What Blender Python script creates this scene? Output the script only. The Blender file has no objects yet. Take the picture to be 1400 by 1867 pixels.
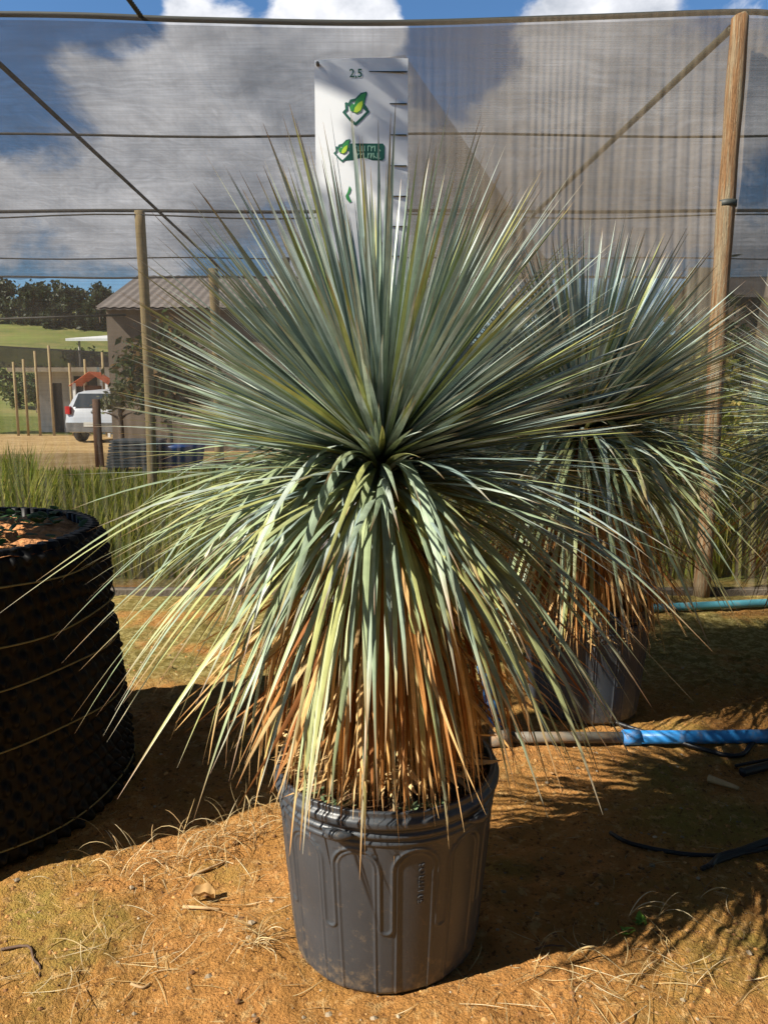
import bpy, math, random
import numpy as np
from mathutils import Vector, Matrix
R = math.radians
rng = np.random.default_rng(7)
random.seed(7)
sc = bpy.context.scene
COL = sc.collection

# ---------------------------------------------------------------- camera
H = 1.45
PITCH = R(8.9)
cam = bpy.data.objects.new("camera", bpy.data.cameras.new("camera"))
COL.objects.link(cam)
cam.location = (0, 0, H)
cam.rotation_euler = (R(90) - PITCH, 0, 0)
cam.data.sensor_fit = 'VERTICAL'
cam.data.sensor_height = 36.0
cam.data.lens = 27.0
cam.data.clip_start = 0.05
cam.data.clip_end = 2000
sc.camera = cam

# ---------------------------------------------------------------- sun and sky
SUN_EL = 41.0
SUN_AZ = (-0.91, -0.41)          # horizontal direction towards the sun
sd = Vector((SUN_AZ[0], SUN_AZ[1], 0)).normalized()
sd = Vector((sd.x * math.cos(R(SUN_EL)), sd.y * math.cos(R(SUN_EL)), math.sin(R(SUN_EL))))
sun = bpy.data.objects.new("sun", bpy.data.lights.new("sun", 'SUN'))
COL.objects.link(sun)
sun.rotation_euler = sd.to_track_quat('Z', 'Y').to_euler()
sun.data.energy = 5.0
sun.data.angle = R(0.55)
sun.data.color = (1.0, 0.93, 0.80)

world = bpy.data.worlds.new("World")
sc.world = world
world.use_nodes = True
wn, wl = world.node_tree.nodes, world.node_tree.links
bg = wn["Background"]
bg.inputs["Strength"].default_value = 0.05
sky = wn.new("ShaderNodeTexSky")
sky.sky_type = 'NISHITA'
sky.sun_disc = False
sky.sun_elevation = R(SUN_EL)
sky.sun_rotation = math.atan2(sd.x, sd.y)
sky.air_density = 1.0
sky.dust_density = 0.6
sky.ozone_density = 2.0

def wmath(op, a, b=None, c=None):
    n = wn.new("ShaderNodeMath"); n.operation = op
    for i, v in enumerate((a, b, c)):
        if v is None: continue
        if isinstance(v, (int, float)): n.inputs[i].default_value = v
        else: wl.new(v, n.inputs[i])
    return n.outputs[0]

wtc = wn.new("ShaderNodeTexCoord")
wmap = wn.new("ShaderNodeMapping")
wmap.inputs["Scale"].default_value = (1, 1, 1.5)
wmap.inputs["Location"].default_value = (3.1, 1.7, 0.4)
wl.new(wtc.outputs["Generated"], wmap.inputs[0])
def wnoise(scale, detail, rough, dist=0.0):
    n = wn.new("ShaderNodeTexNoise")
    n.inputs["Scale"].default_value = scale
    n.inputs["Detail"].default_value = detail
    n.inputs["Roughness"].default_value = rough
    n.inputs["Distortion"].default_value = dist
    wl.new(wmap.outputs[0], n.inputs["Vector"])
    return n.outputs["Fac"]
n1 = wnoise(5.0, 9, 0.60, 0.25)
n2 = wnoise(6.5, 6, 0.6)
dens = wmath('SUBTRACT', n1, .07)
def dirpix(px, py):
    x, u = (px - 700) / 1400, (933.5 - py) / 1400
    v = Vector((x, math.cos(PITCH) + u * math.sin(PITCH), -math.sin(PITCH) + u * math.cos(PITCH)))
    return v.normalized()
# large cloud banks and blue gaps, fixed in direction on the sky
for (px, py, deg, amt) in [(90, 130, 9, -.22), (210, 15, 4, -.14), (870, 18, 5.0, -.20), (330, 200, 9, .20),
                           (380, 10, 3.5, .16), (610, 8, 5, .15), (1140, 5, 3.5, .18), (1040, 180, 10, .20), (600, 200, 9, .18),
                           (340, 250, 4, -.10), (790, 120, 5, -.08), (190, 300, 13, .22), (40, 380, 8, .15), (1250, 300, 10, .14), (700, 420, 12, .14), (120, 520, 6, -.25)]:
    d = dirpix(px, py)
    vm = wn.new("ShaderNodeVectorMath"); vm.operation = 'DOT_PRODUCT'
    wl.new(wtc.outputs["Generated"], vm.inputs[0]); vm.inputs[1].default_value = d
    mr = wn.new("ShaderNodeMapRange"); mr.interpolation_type = 'SMOOTHSTEP'
    wl.new(vm.outputs["Value"], mr.inputs[0])
    mr.inputs[1].default_value = math.cos(R(deg)); mr.inputs[2].default_value = math.cos(R(deg * .25))
    mr.inputs[3].default_value = 0; mr.inputs[4].default_value = amt
    dens = wmath('ADD', dens, mr.outputs[0])
ramp = wn.new("ShaderNodeMapRange"); ramp.interpolation_type = 'SMOOTHSTEP'
wl.new(dens, ramp.inputs[0])
ramp.inputs[1].default_value = .47; ramp.inputs[2].default_value = .60
shade = wn.new("ShaderNodeMapRange")
wl.new(n2, shade.inputs[0])
shade.inputs[1].default_value = .38; shade.inputs[2].default_value = .66
shade.inputs[3].default_value = .15; shade.inputs[4].default_value = 1.0
ccol = wn.new("ShaderNodeMix"); ccol.data_type = 'RGBA'
wl.new(shade.outputs[0], ccol.inputs[0])
ccol.inputs[6].default_value = (3.8, 4.4, 5.4, 1)
ccol.inputs[7].default_value = (14, 14, 14.4, 1)
skb = wn.new("ShaderNodeMix"); skb.data_type = 'RGBA'; skb.blend_type = 'MULTIPLY'
skb.inputs[0].default_value = 1
wl.new(sky.outputs[0], skb.inputs[6]); skb.inputs[7].default_value = (.95, 1.35, 1.65, 1)
wmix = wn.new("ShaderNodeMix"); wmix.data_type = 'RGBA'
wl.new(ramp.outputs[0], wmix.inputs[0])
wl.new(skb.outputs[2], wmix.inputs[6]); wl.new(ccol.outputs[2], wmix.inputs[7])
wsp = wn.new("ShaderNodeSeparateXYZ"); wl.new(wtc.outputs["Generated"], wsp.inputs[0])
zen = wn.new("ShaderNodeMapRange"); zen.interpolation_type = 'SMOOTHSTEP'; wl.new(wsp.outputs[2], zen.inputs[0])
zen.inputs[1].default_value = .42; zen.inputs[2].default_value = .62      # sky dimmed overhead, above the view, to weaken its fill light
zen.inputs[3].default_value = 1.0; zen.inputs[4].default_value = .20
wsc = wn.new("ShaderNodeVectorMath"); wsc.operation = 'SCALE'
wl.new(wmix.outputs[2], wsc.inputs[0]); wl.new(zen.outputs[0], wsc.inputs["Scale"])
wl.new(wsc.outputs[0], bg.inputs["Color"])

sc.view_settings.view_transform = 'Standard'
sc.view_settings.look = 'None'
sc.view_settings.exposure = 0.85
sc.view_settings.gamma = 1
sc.render.engine = 'CYCLES'
sc.cycles.transparent_max_bounces = 24
sc.cycles.max_bounces = 5
sc.cycles.diffuse_bounces = 2

# ---------------------------------------------------------------- pixel helpers (full-size photo pixels)
def ray(px, py):
    x, u = (px - 700) / 1400, (933.5 - py) / 1400
    return Vector((x, math.cos(PITCH) + u * math.sin(PITCH), -math.sin(PITCH) + u * math.cos(PITCH)))
def at(px, py, Y):
    r = ray(px, py); s = Y / r.y
    return Vector((r.x * s, Y, H + r.z * s))
def gnd(px, py, z=0.0):
    r = ray(px, py); s = (z - H) / r.z
    return Vector((r.x * s, r.y * s, z))

# ---------------------------------------------------------------- object helpers
def tag(o, label=None, cat=None, group=None, kind=None):
    if label: o['label'] = label
    if cat: o['category'] = cat
    if group: o['group'] = group
    if kind: o['kind'] = kind
    return o
def empty(name, loc=(0, 0, 0), rz=0):
    o = bpy.data.objects.new(name, None); COL.objects.link(o)
    o.location = loc; o.rotation_euler = (0, 0, rz); o.empty_display_size = .1
    return o
def copy_tree(o, parent=None):
    c = o.copy(); COL.objects.link(c)
    if parent is not None: c.parent = parent
    for ch in [x for x in list(COL.objects) if x.parent == o]:
        copy_tree(ch, c)
    return c

class MB:
    def __init__(s): s.v = []; s.f = []; s.c = []; s.n = 0
    def add(s, v, f, c=None):
        v = np.asarray(v, float).reshape(-1, 3)
        s.v.append(v); 
        for q in f: s.f.append(tuple(int(i) + s.n for i in q))
        if c is None: c = np.ones((len(v), 4))
        c = np.asarray(c, float)
        if c.ndim == 1: c = np.tile(c, (len(v), 1))
        if c.shape[1] == 3: c = np.concatenate([c, np.ones((len(c), 1))], 1)
        s.c.append(c); s.n += len(v)
        return s
    def grid(s, P, c=None, closed=False):           # P (n, m, 3)
        n, m = P.shape[:2]
        idx = np.arange(n * m).reshape(n, m)
        if closed:
            idx = np.concatenate([idx, idx[:, :1]], 1)
        a, b, d, e = idx[:-1, :-1], idx[:-1, 1:], idx[1:, 1:], idx[1:, :-1]
        f = np.stack([a, b, d, e], -1).reshape(-1, 4)
        return s.add(P.reshape(-1, 3), f, None if c is None else np.asarray(c).reshape(-1, np.asarray(c).shape[-1]))
    def box(s, x0, x1, y0, y1, z0, z1, c=None, M=None):
        v = np.array([(x, y, z) for z in (z0, z1) for y in (y0, y1) for x in (x0, x1)], float)
        if M is not None: v = np.array([M @ Vector(p) for p in v])
        return s.add(v, [(0, 2, 3, 1), (4, 5, 7, 6), (0, 1, 5, 4), (2, 6, 7, 3), (0, 4, 6, 2), (1, 3, 7, 5)], c)
    def tube(s, pts, r, seg=8, c=None, cap=True):
        pts = [Vector(p) for p in pts]; n = len(pts)
        rr = r if isinstance(r, (list, tuple, np.ndarray)) else [r] * n
        P = np.zeros((n, seg, 3)); up = None
        for i, p in enumerate(pts):
            t = (pts[min(i + 1, n - 1)] - pts[max(i - 1, 0)]).normalized()
            if up is None:
                up = Vector((0, 0, 1)) if abs(t.z) < .9 else Vector((1, 0, 0))
            a = (up - t * up.dot(t)).normalized(); b = t.cross(a); up = a
            for k in range(seg):
                w = 2 * math.pi * k / seg
                P[i, k] = p + (a * math.cos(w) + b * math.sin(w)) * rr[i]
        base = s.n
        s.grid(P, None if c is None else np.tile(np.asarray(c, float), (n * seg, 1)), closed=True)
        if cap:
            s.f.append(tuple(base + k for k in reversed(range(seg))))
            s.f.append(tuple(base + (n - 1) * seg + k for k in range(seg)))
        return s
    def build(s, name, mat, parent=None, smooth=True):
        me = bpy.data.meshes.new(name)
        V = np.concatenate(s.v)
        me.from_pydata(V.tolist(), [], s.f)
        if smooth: me.polygons.foreach_set("use_smooth", [True] * len(me.polygons))
        a = me.color_attributes.new("Col", 'FLOAT_COLOR', 'POINT')
        C = np.concatenate(s.c)
        a.data.foreach_set("color", C.astype(np.float32).ravel())
        me.materials.append(mat); me.update()
        o = bpy.data.objects.new(name, me); COL.objects.link(o)
        if parent is not None: o.parent = parent
        return o

def spline(pts, n=24):
    pts = [Vector(p) for p in pts]
    P = [pts[0]] + pts + [pts[-1]]; out = []
    segs = len(pts) - 1; per = max(2, n // segs)
    for i in range(segs):
        p0, p1, p2, p3 = P[i:i + 4]
        for k in range(per):
            t = k / per
            out.append(.5 * ((2 * p1) + (p2 - p0) * t + (2 * p0 - 5 * p1 + 4 * p2 - p3) * t * t + (3 * p1 - p0 - 3 * p2 + p3) * t ** 3))
    out.append(pts[-1]); return out

def vnoise(x, y, seed=0):                               # smooth value noise in numpy
    x = np.asarray(x, float); y = np.asarray(y, float)
    xi = np.floor(x).astype(np.int64); yi = np.floor(y).astype(np.int64)
    xf = x - xi; yf = y - yi
    def h(a, b):
        n = (a * 374761393 + b * 668265263 + seed * 974634777) & 0x7fffffff
        n = ((n ^ (n >> 13)) * 1274126177) & 0x7fffffff
        return ((n ^ (n >> 16)) & 0xffff) / 65535.0
    u = xf * xf * (3 - 2 * xf); v = yf * yf * (3 - 2 * yf)
    return (h(xi, yi) * (1 - u) + h(xi + 1, yi) * u) * (1 - v) + (h(xi, yi + 1) * (1 - u) + h(xi + 1, yi + 1) * u) * v

# ---------------------------------------------------------------- materials
def newmat(name):
    m = bpy.data.materials.new(name); m.use_nodes = True
    return m, m.node_tree.nodes, m.node_tree.links, m.node_tree.nodes["Principled BSDF"]
def mat(name, col, rough=.7, var=.25, scale=8, bump=.0, bscale=60, metal=0, spec=.5, attr=False, dirt=None, low=None, stretch=(1, 1, 1)):
    m, N, L, P = newmat(name)
    tc = N.new("ShaderNodeTexCoord"); mp = N.new("ShaderNodeMapping"); L.new(tc.outputs["Object"], mp.inputs[0])
    mp.inputs["Scale"].default_value = stretch
    nz = N.new("ShaderNodeTexNoise"); nz.inputs["Scale"].default_value = scale; nz.inputs["Detail"].default_value = 6
    nz.inputs["Roughness"].default_value = .6
    L.new(mp.outputs[0], nz.inputs["Vector"])
    mr = N.new("ShaderNodeMapRange"); L.new(nz.outputs["Fac"], mr.inputs[0])
    mr.inputs[1].default_value = .25; mr.inputs[2].default_value = .75
    mr.inputs[3].default_value = 1 - var; mr.inputs[4].default_value = 1 + var
    mx = N.new("ShaderNodeMix"); mx.data_type = 'RGBA'; mx.blend_type = 'MULTIPLY'; mx.inputs[0].default_value = 1
    if attr:
        at_ = N.new("ShaderNodeVertexColor"); at_.layer_name = "Col"; L.new(at_.outputs[0], mx.inputs[6])
    else:
        mx.inputs[6].default_value = (*col, 1)
    cb = N.new("ShaderNodeCombineColor")
    for i in range(3): L.new(mr.outputs[0], cb.inputs[i])
    L.new(cb.outputs[0], mx.inputs[7])
    out = mx.outputs[2]
    if dirt:
        dcol, lo, hi, ds = dirt
        n2_ = N.new("ShaderNodeTexNoise"); n2_.inputs["Scale"].default_value = ds; n2_.inputs["Detail"].default_value = 8
        n2_.inputs["Roughness"].default_value = .7
        L.new(mp.outputs[0], n2_.inputs["Vector"])
        src = n2_.outputs["Fac"]
        if low:                                             # mud splashed up from the ground
            sz = N.new("ShaderNodeSeparateXYZ"); L.new(tc.outputs["Object"], sz.inputs[0])
            lz = N.new("ShaderNodeMapRange"); L.new(sz.outputs[2], lz.inputs[0]); lz.inputs[1].default_value = 0; lz.inputs[2].default_value = low
            lz.inputs[3].default_value = .17; lz.inputs[4].default_value = 0
            ad = N.new("ShaderNodeMath"); L.new(src, ad.inputs[0]); L.new(lz.outputs[0], ad.inputs[1]); src = ad.outputs[0]
        r2 = N.new("ShaderNodeMapRange"); L.new(src, r2.inputs[0])
        r2.inputs[1].default_value = lo; r2.inputs[2].default_value = hi
        m2 = N.new("ShaderNodeMix"); m2.data_type = 'RGBA'; L.new(r2.outputs[0], m2.inputs[0])
        L.new(out, m2.inputs[6]); m2.inputs[7].default_value = (*dcol, 1); out = m2.outputs[2]
    L.new(out, P.inputs["Base Color"])
    P.inputs["Roughness"].default_value = rough; P.inputs["Metallic"].default_value = metal
    P.inputs["Specular IOR Level"].default_value = spec
    if bump:
        nb = N.new("ShaderNodeTexNoise"); nb.inputs["Scale"].default_value = bscale; nb.inputs["Detail"].default_value = 5
        L.new(mp.outputs[0], nb.inputs["Vector"])
        b = N.new("ShaderNodeBump"); b.inputs["Strength"].default_value = bump; b.inputs["Distance"].default_value = .02
        L.new(nb.outputs["Fac"], b.inputs["Height"]); L.new(b.outputs[0], P.inputs["Normal"])
    return m

def leafmat(name, rough=.43, trans=.12, streak=True, spec=.5):
    m, N, L, P = newmat(name)
    at_ = N.new("ShaderNodeVertexColor"); at_.layer_name = "Col"
    tc = N.new("ShaderNodeTexCoord")
    nz = N.new("ShaderNodeTexNoise"); nz.inputs["Scale"].default_value = 22; nz.inputs["Detail"].default_value = 5
    L.new(tc.outputs["Object"], nz.inputs["Vector"])
    mr = N.new("ShaderNodeMapRange"); L.new(nz.outputs["Fac"], mr.inputs[0])
    mr.inputs[1].default_value = .3; mr.inputs[2].default_value = .7; mr.inputs[3].default_value = .78; mr.inputs[4].default_value = 1.22
    st_ = N.new("ShaderNodeTexNoise"); st_.noise_dimensions = '1D'; st_.inputs["Scale"].default_value = 9; st_.inputs["Detail"].default_value = 3
    L.new(at_.outputs["Alpha"], st_.inputs["W"])
    ms = N.new("ShaderNodeMapRange"); L.new(st_.outputs["Fac"], ms.inputs[0])
    ms.inputs[1].default_value = .3; ms.inputs[2].default_value = .7; ms.inputs[3].default_value = .72 if streak else 1; ms.inputs[4].default_value = 1.25 if streak else 1
    mu = N.new("ShaderNodeMath"); mu.operation = 'MULTIPLY'; L.new(mr.outputs[0], mu.inputs[0]); L.new(ms.outputs[0], mu.inputs[1])
    vm = N.new("ShaderNodeVectorMath"); vm.operation = 'SCALE'
    L.new(at_.outputs[0], vm.inputs[0]); L.new(mu.outputs[0], vm.inputs["Scale"])
    L.new(vm.outputs[0], P.inputs["Base Color"])
    P.inputs["Roughness"].default_value = rough; P.inputs["Specular IOR Level"].default_value = spec
    tr = N.new("ShaderNodeBsdfTranslucent"); L.new(vm.outputs[0], tr.inputs[0])
    mx = N.new("ShaderNodeMixShader"); mx.inputs[0].default_value = trans
    L.new(P.outputs[0], mx.inputs[1]); L.new(tr.outputs[0], mx.inputs[2])
    L.new(mx.outputs[0], N["Material Output"].inputs[0])
    return m

def netmat(name, col, alpha, pale=None):
    """woven shade cloth: open holes let light straight through, threads scatter it"""
    m, N, L, P = newmat(name)
    tc = N.new("ShaderNodeTexCoord")
    mp = N.new("ShaderNodeMapping"); mp.inputs["Scale"].default_value = (1.5, 1, 110); L.new(tc.outputs["Object"], mp.inputs[0])
    nz = N.new("ShaderNodeTexNoise"); nz.inputs["Scale"].default_value = 1; nz.inputs["Detail"].default_value = 3; L.new(mp.outputs[0], nz.inputs["Vector"])
    mp2 = N.new("ShaderNodeMapping"); mp2.inputs["Scale"].default_value = (60, 1, 1.2); L.new(tc.outputs["Object"], mp2.inputs[0])
    nz2 = N.new("ShaderNodeTexNoise"); nz2.inputs["Scale"].default_value = 1; nz2.inputs["Detail"].default_value = 3; L.new(mp2.outputs[0], nz2.inputs["Vector"])
    nz3 = N.new("ShaderNodeTexNoise"); nz3.inputs["Scale"].default_value = 1.6; nz3.inputs["Detail"].default_value = 3; L.new(tc.outputs["Object"], nz3.inputs["Vector"])
    def mm(op, a, b):
        n = N.new("ShaderNodeMath"); n.operation = op
        for i, v in enumerate((a, b)):
            if isinstance(v, (int, float)): n.inputs[i].default_value = v
            else: L.new(v, n.inputs[i])
        return n.outputs[0]
    s = mm('ADD', mm('MULTIPLY', mm('SUBTRACT', nz.outputs["Fac"], .5), .38), mm('MULTIPLY', mm('SUBTRACT', nz2.outputs["Fac"], .5), .13))
    s = mm('ADD', s, mm('MULTIPLY', mm('SUBTRACT', nz3.outputs["Fac"], .5), .14))
    lw = N.new("ShaderNodeLayerWeight"); lw.inputs[0].default_value = .25
    s = mm('ADD', s, mm('MULTIPLY', lw.outputs["Facing"], .14))
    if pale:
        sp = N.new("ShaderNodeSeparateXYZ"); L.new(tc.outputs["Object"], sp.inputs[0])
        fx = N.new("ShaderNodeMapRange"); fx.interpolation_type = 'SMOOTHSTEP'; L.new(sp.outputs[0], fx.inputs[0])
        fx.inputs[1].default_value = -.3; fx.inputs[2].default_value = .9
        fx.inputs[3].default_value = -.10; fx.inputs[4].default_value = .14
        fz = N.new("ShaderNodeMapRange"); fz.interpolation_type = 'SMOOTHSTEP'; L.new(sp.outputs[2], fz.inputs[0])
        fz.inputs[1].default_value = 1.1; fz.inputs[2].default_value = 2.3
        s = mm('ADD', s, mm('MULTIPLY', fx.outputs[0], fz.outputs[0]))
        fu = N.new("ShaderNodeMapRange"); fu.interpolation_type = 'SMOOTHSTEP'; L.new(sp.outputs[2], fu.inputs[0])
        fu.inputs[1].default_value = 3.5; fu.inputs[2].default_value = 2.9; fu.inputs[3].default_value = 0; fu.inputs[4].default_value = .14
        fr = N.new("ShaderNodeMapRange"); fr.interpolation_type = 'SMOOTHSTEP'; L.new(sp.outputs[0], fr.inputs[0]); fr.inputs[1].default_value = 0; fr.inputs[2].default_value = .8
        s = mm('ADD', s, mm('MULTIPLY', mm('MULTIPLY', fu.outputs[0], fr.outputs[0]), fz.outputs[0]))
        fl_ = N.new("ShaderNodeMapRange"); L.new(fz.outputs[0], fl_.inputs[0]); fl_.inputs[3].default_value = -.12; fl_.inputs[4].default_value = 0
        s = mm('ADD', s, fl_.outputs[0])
    a = N.new("ShaderNodeMath"); a.operation = 'ADD'; a.use_clamp = True
    L.new(s, a.inputs[0]); a.inputs[1].default_value = alpha
    df = N.new("ShaderNodeBsdfDiffuse"); df.inputs[0].default_value = (*col, 1)
    tl = N.new("ShaderNodeBsdfTranslucent"); tl.inputs[0].default_value = (*col, 1)
    if pale:  # sunlit right side put into the colour: cloth grows paler with x
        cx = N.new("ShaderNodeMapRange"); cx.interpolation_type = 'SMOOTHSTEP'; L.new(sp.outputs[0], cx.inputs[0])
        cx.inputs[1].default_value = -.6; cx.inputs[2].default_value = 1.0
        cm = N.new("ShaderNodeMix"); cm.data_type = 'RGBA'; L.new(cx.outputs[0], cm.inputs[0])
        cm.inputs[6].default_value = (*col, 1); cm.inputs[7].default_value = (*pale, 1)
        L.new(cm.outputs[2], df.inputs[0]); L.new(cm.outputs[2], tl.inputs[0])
    m1 = N.new("ShaderNodeMixShader"); m1.inputs[0].default_value = .3
    L.new(df.outputs[0], m1.inputs[1]); L.new(tl.outputs[0], m1.inputs[2])
    tp = N.new("ShaderNodeBsdfTransparent")
    mx = N.new("ShaderNodeMixShader"); L.new(a.outputs[0], mx.inputs[0])
    L.new(tp.outputs[0], mx.inputs[1]); L.new(m1.outputs[0], mx.inputs[2])
    L.new(mx.outputs[0], N["Material Output"].inputs[0])
    return m

M_leaf = leafmat("yucca leaf")
M_dead = leafmat("dead leaf", rough=.7, trans=.12, spec=.2)
M_grass = leafmat("grass blade", streak=False, rough=.6, trans=.5, spec=.2)
M_folg = leafmat("foliage", streak=False, rough=.5, trans=.25, spec=.3)
M_straw = leafmat("straw", rough=.7, trans=.1, spec=.2)
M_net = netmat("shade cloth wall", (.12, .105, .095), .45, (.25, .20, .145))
M_net2 = netmat("shade cloth roof", (.035, .033, .037), .42)
M_netd = netmat("dense shade cloth", (.03, .03, .03), .85)
M_rail = mat("dark rail", (.035, .04, .035), .6)
M_wire = mat("wire", (.05, .045, .035), .6)
M_cable = mat("greenish cable", (.10, .09, .055), .7)
M_post = mat("treated timber", (.24, .12, .045), .8, var=.6, scale=5, bump=.8, bscale=14, stretch=(26, 26, 1.2), dirt=((.33, .27, .17), .46, .62, 1.3))
M_pale = mat("weathered timber", (.34, .25, .12), .8, var=.3, scale=5, bump=.3, bscale=20, stretch=(10, 10, 1))
M_brown = mat("brown timber", (.13, .06, .03), .8, var=.3, scale=6, stretch=(8, 8, 1))
M_pot = mat("black moulded plastic", (.044, .051, .061), .42, var=.2, scale=5, low=.13, bump=.04, bscale=120, dirt=((.20, .15, .10), .58, .84, 42), spec=.6)
M_soil = mat("potting soil", (.16, .085, .04), .95, var=.5, scale=60, bump=1, bscale=80)
M_osoil = mat("orange potting soil", (.50, .22, .08), .95, var=.4, scale=40, bump=1, bscale=60)
M_air = mat("black root pot plastic", (.004, .004, .0045), .5, var=.3, scale=20, spec=.22)
M_twine = mat("yellow twine", (.20, .17, .07), .8)
M_white = mat("white sign sheet", (.74, .76, .78), .45, var=.05, scale=3, dirt=((.55, .54, .5), .62, .9, 6))
M_ink = mat("dark green print", (.012, .10, .065), .5, var=.1)
M_lime = mat("lime print", (.45, .62, .04), .5, var=.15)
M_mid = mat("mid green print", (.03, .24, .06), .5, var=.15)
M_black = mat("black line print", (.03, .04, .045), .5, var=.1)
M_blue = mat("blue pvc pipe", (.03, .24, .62), .42, var=.15, dirt=((.3, .22, .13), .55, .8, 12))
M_teal = mat("faded blue pvc pipe", (.07, .26, .33), .5, var=.15, dirt=((.3, .22, .13), .55, .8, 8))
M_grey = mat("grey muddy pipe", (.15, .135, .11), .7, var=.2, dirt=((.35, .2, .09), .5, .7, 10))
M_hose = mat("black hose", (.012, .012, .015), .45)
M_tag = mat("white paper tag", (.75, .75, .72), .5, var=.05)
M_conc = mat("concrete", (.34, .31, .27), .85, var=.2, bump=.3)
M_wallb = mat("brown wall", (.15, .115, .085), .85, var=.2, scale=1.5)
M_walll = mat("pale wall", (.50, .46, .42), .85, var=.1, scale=2)
M_rust = mat("orange brown wall", (.30, .15, .07), .85, var=.2, scale=2)
M_roof = mat("pale corrugated roof", (.19, .16, .14), .6, var=.1, scale=2)
M_wroof = mat("white metal roof", (.78, .78, .76), .5, var=.05)
M_dark = mat("dark opening", (.03, .025, .02), .8)
M_trunk = mat("bark", (.14, .09, .055), .9, var=.4, scale=12, bump=.6)
M_tile = mat("orange roof tile", (.55, .13, .05), .7, var=.2)
M_car = mat("silver car paint", (.50, .52, .55), .28, var=.03, metal=.15, spec=.6)
M_glass = mat("car window glass", (.03, .04, .05), .08, var=.05, spec=.8)
M_tyre = mat("tyre rubber", (.015, .015, .015), .8)
M_red = mat("red lamp", (.45, .02, .02), .2)
M_plate = mat("licence plate", (.55, .55, .52), .4, var=.05)
M_tarp = mat("blue plastic", (.04, .10, .32), .4)
M_sheet = mat("dark grey sheets", (.10, .11, .12), .5)
M_moldtxt = mat("embossed plastic", (.055, .06, .068), .4)

# ---------------------------------------------------------------- ground
def gmat():
    m, N, L, P = newmat("soil and grass ground")
    tc = N.new("ShaderNodeTexCoord"); geo = N.new("ShaderNodeNewGeometry")
    pos = geo.outputs["Position"]
    def noise(s, d=6, r=.6, vec=pos):
        n = N.new("ShaderNodeTexNoise"); n.inputs["Scale"].default_value = s; n.inputs["Detail"].default_value = d
        n.inputs["Roughness"].default_value = r; L.new(vec, n.inputs["Vector"]); return n.outputs["Fac"]
    def rng_(v, a, b, c=0, d=1):
        n = N.new("ShaderNodeMapRange"); n.interpolation_type = 'SMOOTHSTEP'
        if isinstance(v, float): n.inputs[0].default_value = v
        else: L.new(v, n.inputs[0])
        for i, q in enumerate((a, b, c, d)): n.inputs[i + 1].default_value = q
        return n.outputs[0]
    def mix(f, a, b):
        n = N.new("ShaderNodeMix"); n.data_type = 'RGBA'
        L.new(f, n.inputs[0])
        for i, q in ((6, a), (7, b)):
            if isinstance(q, tuple): n.inputs[i].default_value = (*q, 1)
            else: L.new(q, n.inputs[i])
        return n.outputs[2]
    def mm(op, a, b):
        n = N.new("ShaderNodeMath"); n.operation = op
        for i, v in enumerate((a, b)):
            if isinstance(v, (int, float)): n.inputs[i].default_value = v
            else: L.new(v, n.inputs[i])
        return n.outputs[0]
    c = mix(rng_(noise(2.2), .40, .62), (.56, .265, .080), (.46, .225, .062))
    c = mix(rng_(noise(1.3, 7), .50, .66), c, (.38, .27, .065))         # yellowish algae
    c = mix(rng_(noise(26, 7, .7), .52, .66), c, (.66, .40, .16))
    c = mix(rng_(noise(50, 5, .7), .54, .66), c, (.20, .09, .03))
    mo = mm('MULTIPLY', rng_(noise(2.0, 7), .50, .62), rng_(noise(40, 3), .35, .6))
    c = mix(mm('MULTIPLY', mo, .3), c, (.18, .155, .045))
    # grass behind the net, sandy yard, then grass again
    sp = N.new("ShaderNodeSeparateXYZ"); L.new(pos, sp.inputs[0])
    yj = mm('ADD', sp.outputs[1], mm('MULTIPLY', mm('SUBTRACT', noise(.5), .5), 1.6))
    gr = mix(rng_(noise(3, 7), .4, .65), (.11, .15, .028), (.21, .20, .055))
    sand = mix(rng_(noise(1.2, 6), .4, .62), (.62, .45, .22), (.46, .31, .14))
    sand = mix(rng_(noise(14, 6), .4, .65), sand, (.42, .27, .12))
    lit = mix(rng_(noise(22, 6, .75), .45, .6), (.22, .17, .045), (.44, .36, .14))
    c = mix(mm('MULTIPLY', rng_(yj, 3.2, 3.9), rng_(noise(1.7, 6), .36, .52)), c, lit)
    c = mix(rng_(yj, 5.75, 6.1), c, gr)
    c = mix(mm('MULTIPLY', rng_(yj, 14.2, 14.7), rng_(yj, 27, 26)), c, sand)
    L.new(c, P.inputs["Base Color"])
    P.inputs["Roughness"].default_value = .95; P.inputs["Specular IOR Level"].default_value = .15
    h = mm('ADD', mm('MULTIPLY', noise(38, 6, .7), 1.0), mm('MULTIPLY', noise(140, 4, .6), .5))
    b = N.new("ShaderNodeBump"); b.inputs["Strength"].default_value = 1.0; b.inputs["Distance"].default_value = .03
    L.new(h, b.inputs["Height"]); L.new(b.outputs[0], P.inputs["Normal"])
    return m
def axis(lo, hi, step, far_lo, far_hi, g=1.18):
    a = list(np.arange(lo, hi, step)); s = step
    x = a[-1]
    while x < far_hi: s *= g; x += s; a.append(x)
    s = step; x = a[0]
    while x > far_lo: s *= g; x -= s; a.insert(0, x)
    return np.array(a)
def gheight(x, y):
    h = (vnoise(x * 1.3, y * 1.3, 1) - .5) * .03 + (vnoise(x * 5, y * 5, 2) - .5) * .026
    h += (vnoise(x * 16, y * 16, 3) - .5) * .019
    c = np.clip((vnoise(x * 33, y * 33, 5) - .62) * 3, 0, 1) * np.clip((vnoise(x * 3, y * 3, 6) - .3) * 2, 0, 1)
    h += c * .015 + (vnoise(x * 60, y * 60, 4) - .5) * .010
    fade = np.clip((7 - y) / 2, 0, 1)
    r = np.hypot(x, y - 1.9)
    return h * fade * np.clip((r - .18) / .15, .25, 1)
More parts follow.
